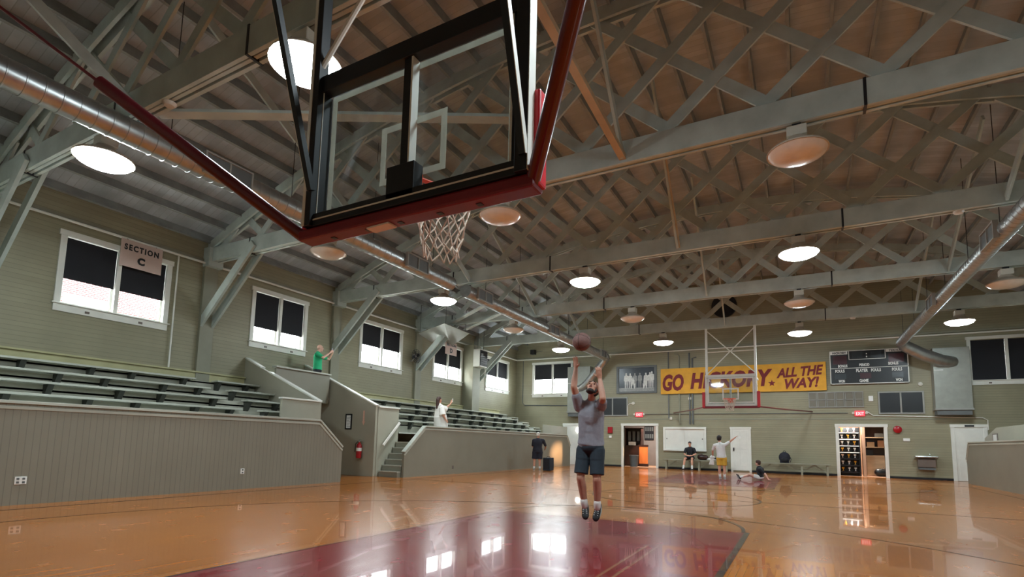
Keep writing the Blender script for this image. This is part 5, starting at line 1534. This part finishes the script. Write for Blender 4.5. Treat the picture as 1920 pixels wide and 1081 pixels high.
# youth on the bench
person('dark haired youth in black T-shirt sitting on the bench', (-4.9, 27.4, 0.0),
       dict(head=(-4.87, 27.42, 1.29), neck=(-4.87, 27.5, 1.12), shR=(-5.06, 27.5, 1.04), shL=(-4.68, 27.5, 1.04), elR=(-5.13, 27.38, 0.8), wrR=(-4.98, 27.2, 0.72), elL=(-4.58, 27.38, 0.8), wrL=(-4.74, 27.2, 0.72),
            pelvis=(-4.87, 27.58, 0.63), hipR=(-4.97, 27.55, 0.6), hipL=(-4.77, 27.55, 0.6), knR=(-5.06, 27.14, 0.57), knL=(-4.72, 27.14, 0.57), anR=(-5.13, 27.08, 0.09), anL=(-4.72, 27.08, 0.09)),
       (0.1, -1, -0.1), (0, 0, 1), 'skin_fair', SHORT, 'hair_dark', 'shirt', 'cloth_black', 0.75, 'cloth_black', 0.72, 'shoe_black', 0.14, 'sock_white', 0.013, 0.95,
       0.4, {'R': (-0.1, -1, 0), 'L': (0.1, -1, 0)}, {'R': (0, 0.2, 1), 'L': (0, 0.2, 1)}, {'R': (1, -0.3, -0.1), 'L': (-1, -0.3, -0.1)})
# child sitting on the floor, legs out toward the doorway side
person('child in dark shirt and white shorts sitting on the floor leaning back on one hand', (-1.45, 21.2, 0.0),
       dict(head=(-1.4, 21.25, 0.62), neck=(-1.36, 21.28, 0.47), shL=(-1.33, 21.1, 0.4), shR=(-1.27, 21.42, 0.4), elL=(-1.15, 21.02, 0.24), wrL=(-1.05, 21.0, 0.06), elR=(-1.3, 21.55, 0.22), wrR=(-1.42, 21.5, 0.14),
            pelvis=(-1.32, 21.25, 0.12), hipL=(-1.38, 21.17, 0.11), hipR=(-1.38, 21.34, 0.11), knL=(-1.68, 21.1, 0.2), knR=(-1.7, 21.34, 0.17), anL=(-1.98, 21.12, 0.085), anR=(-2.05, 21.4, 0.085)),
       (-0.9, 0.3, 0.05), (0, 0, 1), 'skin_pale', CURLY, 'hair_brown', 'shirt', 'cloth_black', 0.7, 'sock_white', 0.55, 'shoe_black', 0.1, 'sock_white', 0.012, 0.78,
       0.15, {'L': (-0.45, 0, 0.9), 'R': (-0.45, 0.1, 0.9)}, {'L': (-1, 0, 0), 'R': (0, 0, 1)}, {'L': (0.8, -0.5, -0.15), 'R': (-1, 0, -0.2)})
# white haired man at the bleacher panel
person('white haired man in dark polo and shorts facing the bleacher panel', (-9.88, 20.4, 0.0),
       dict(head=(-9.84, 20.36, 1.5), neck=(-9.86, 20.38, 1.34), shL=(-10.02, 20.3, 1.27), shR=(-9.66, 20.5, 1.27), elL=(-10.13, 20.42, 1.03), wrL=(-10.08, 20.62, 0.92), elR=(-9.6, 20.62, 1.03), wrR=(-9.7, 20.78, 0.93),
            pelvis=(-9.88, 20.4, 0.82), hipL=(-9.97, 20.36, 0.78), hipR=(-9.79, 20.45, 0.78), knL=(-10.0, 20.36, 0.44), knR=(-9.8, 20.46, 0.44), anL=(-10.0, 20.34, 0.09), anR=(-9.78, 20.44, 0.09)),
       (-0.3, 1, -0.25), (0, 0, 1), 'skin_fair', SHORT, 'hair_grey', 'polo_shirt', 'cloth_navy', 0.85, 'cloth_navy', 0.85, 'shoe_grey', 0.08, 'sock_white', 0.014, 0.92, 0.5, None, None, None, None, 1.25)
# green man filming from the platform
g = person('bald man in green T-shirt filming with a phone from the platform', (-14.12, 12.2, 2.5),
       dict(head=(-14.13, 12.24, 4.17), neck=(-14.15, 12.18, 4.0), shL=(-14.22, 12.36, 3.92), shR=(-14.02, 12.02, 3.92), elL=(-14.2, 12.7, 3.86), wrL=(-14.0, 12.68, 4.08), elR=(-13.86, 12.16, 3.82), wrR=(-13.88, 12.44, 4.02),
            pelvis=(-14.13, 12.18, 3.42), hipL=(-14.18, 12.26, 3.37), hipR=(-14.08, 12.1, 3.37), knL=(-14.18, 12.27, 2.96), knR=(-14.07, 12.1, 2.96), anL=(-14.18, 12.25, 2.59), anR=(-14.08, 12.08, 2.59)),
       (0.7, 0.72, 0.0), (0, 0, 1), 'skin_pale', None, 'hair_dark', 'shirt', 'shirt_green', 0.62, 'cloth_black', 1.95, 'shoe_black', None, None, 0.014, 0.98,
       0.5, None, {'L': (0.3, -0.3, 1), 'R': (0.3, 0.3, 1)}, {'L': (0.3, -0.5, 0.7), 'R': (0.3, 0.6, 0.7)})
t = thing('towel', 'white towel hanging from the hand of the boy in gold shorts', 'towel', (-2.92, 20.98, 0.5))
mb = MB(); mb.ell((-2.92, 20.97, 0.78), (0.1, 0.05, 0.07), None, 12, 8); mb.cone((-2.92, 20.97, 0.78), (-2.95, 20.97, 0.5), 0.05, 0.1, 14, 0.45, (1, 0, 0)); remesh(mb, 'cloth', 'sock_white', t, 0.012, 2)
t = thing('phone', 'dark phone held up by the man in green on the platform', 'phone', (-13.86, 12.56, 4.17))
mb = MB(); mb.bar((-13.94, 12.62, 4.16), (-13.86, 12.48, 4.16), 0.012, 0.08); mb.build('case', 'black_plastic', t, bevel=0.003)
mb = MB(); mb.bar((-13.931, 12.613, 4.165), (-13.915, 12.585, 4.165), 0.02, 0.03); mb.build('camera_bump', 'mid_grey', t)
# woman in white on the walkway
person('long haired woman in a loose white dress lifting a phone in the bleachers', (-11.35, 15.5, 1.1),
       dict(head=(-11.36, 15.3, 2.62), neck=(-11.37, 15.32, 2.46), shL=(-11.5, 15.45, 2.38), shR=(-11.2, 15.22, 2.38), elL=(-11.42, 15.8, 2.36), wrL=(-11.35, 16.0, 2.54), elR=(-11.12, 15.2, 2.1), wrR=(-11.05, 15.3, 1.92),
            pelvis=(-11.36, 15.42, 1.9), hipL=(-11.42, 15.5, 1.86), hipR=(-11.3, 15.35, 1.86), knL=(-11.42, 15.5, 1.5), knR=(-11.3, 15.38, 1.5), anL=(-11.42, 15.5, 1.18), anR=(-11.3, 15.38, 1.18)),
       (0.1, 1, 0.05), (0, 0, 1), 'skin_fair', [((0, -0.03, 0.045), (0.085, 0.1, 0.09), None, 0), ((0, -0.08, 0.0), 0.075, (0, -0.12, -0.3), 0.05)], 'hair_brown', 'dress', 'cloth_cream', 0.9,
       'cloth_cream', 0.8, 'shoe_grey', None, 'sock_white', 0.014, 0.95, 0.4, None, None, {'L': (0.1, 0.2, 1)}, None, 1.0, 0.02, (-11.36, 15.5, 1.32))
t = thing('phone', 'white phone raised in the hand of the woman in white', 'phone', (-11.33, 16.05, 2.66))
mb = MB(); mb.bar((-11.33, 16.06, 2.6), (-11.32, 16.08, 2.74), 0.07, 0.012, (1, 0.2, 0)); mb.build('case', 'white_plain', t, bevel=0.003)
mb = MB(); mb.bar((-11.33, 16.0645, 2.61), (-11.32, 16.0845, 2.73), 0.06, 0.009, (1, 0.2, 0)); mb.build('screen', 'board_black', t)
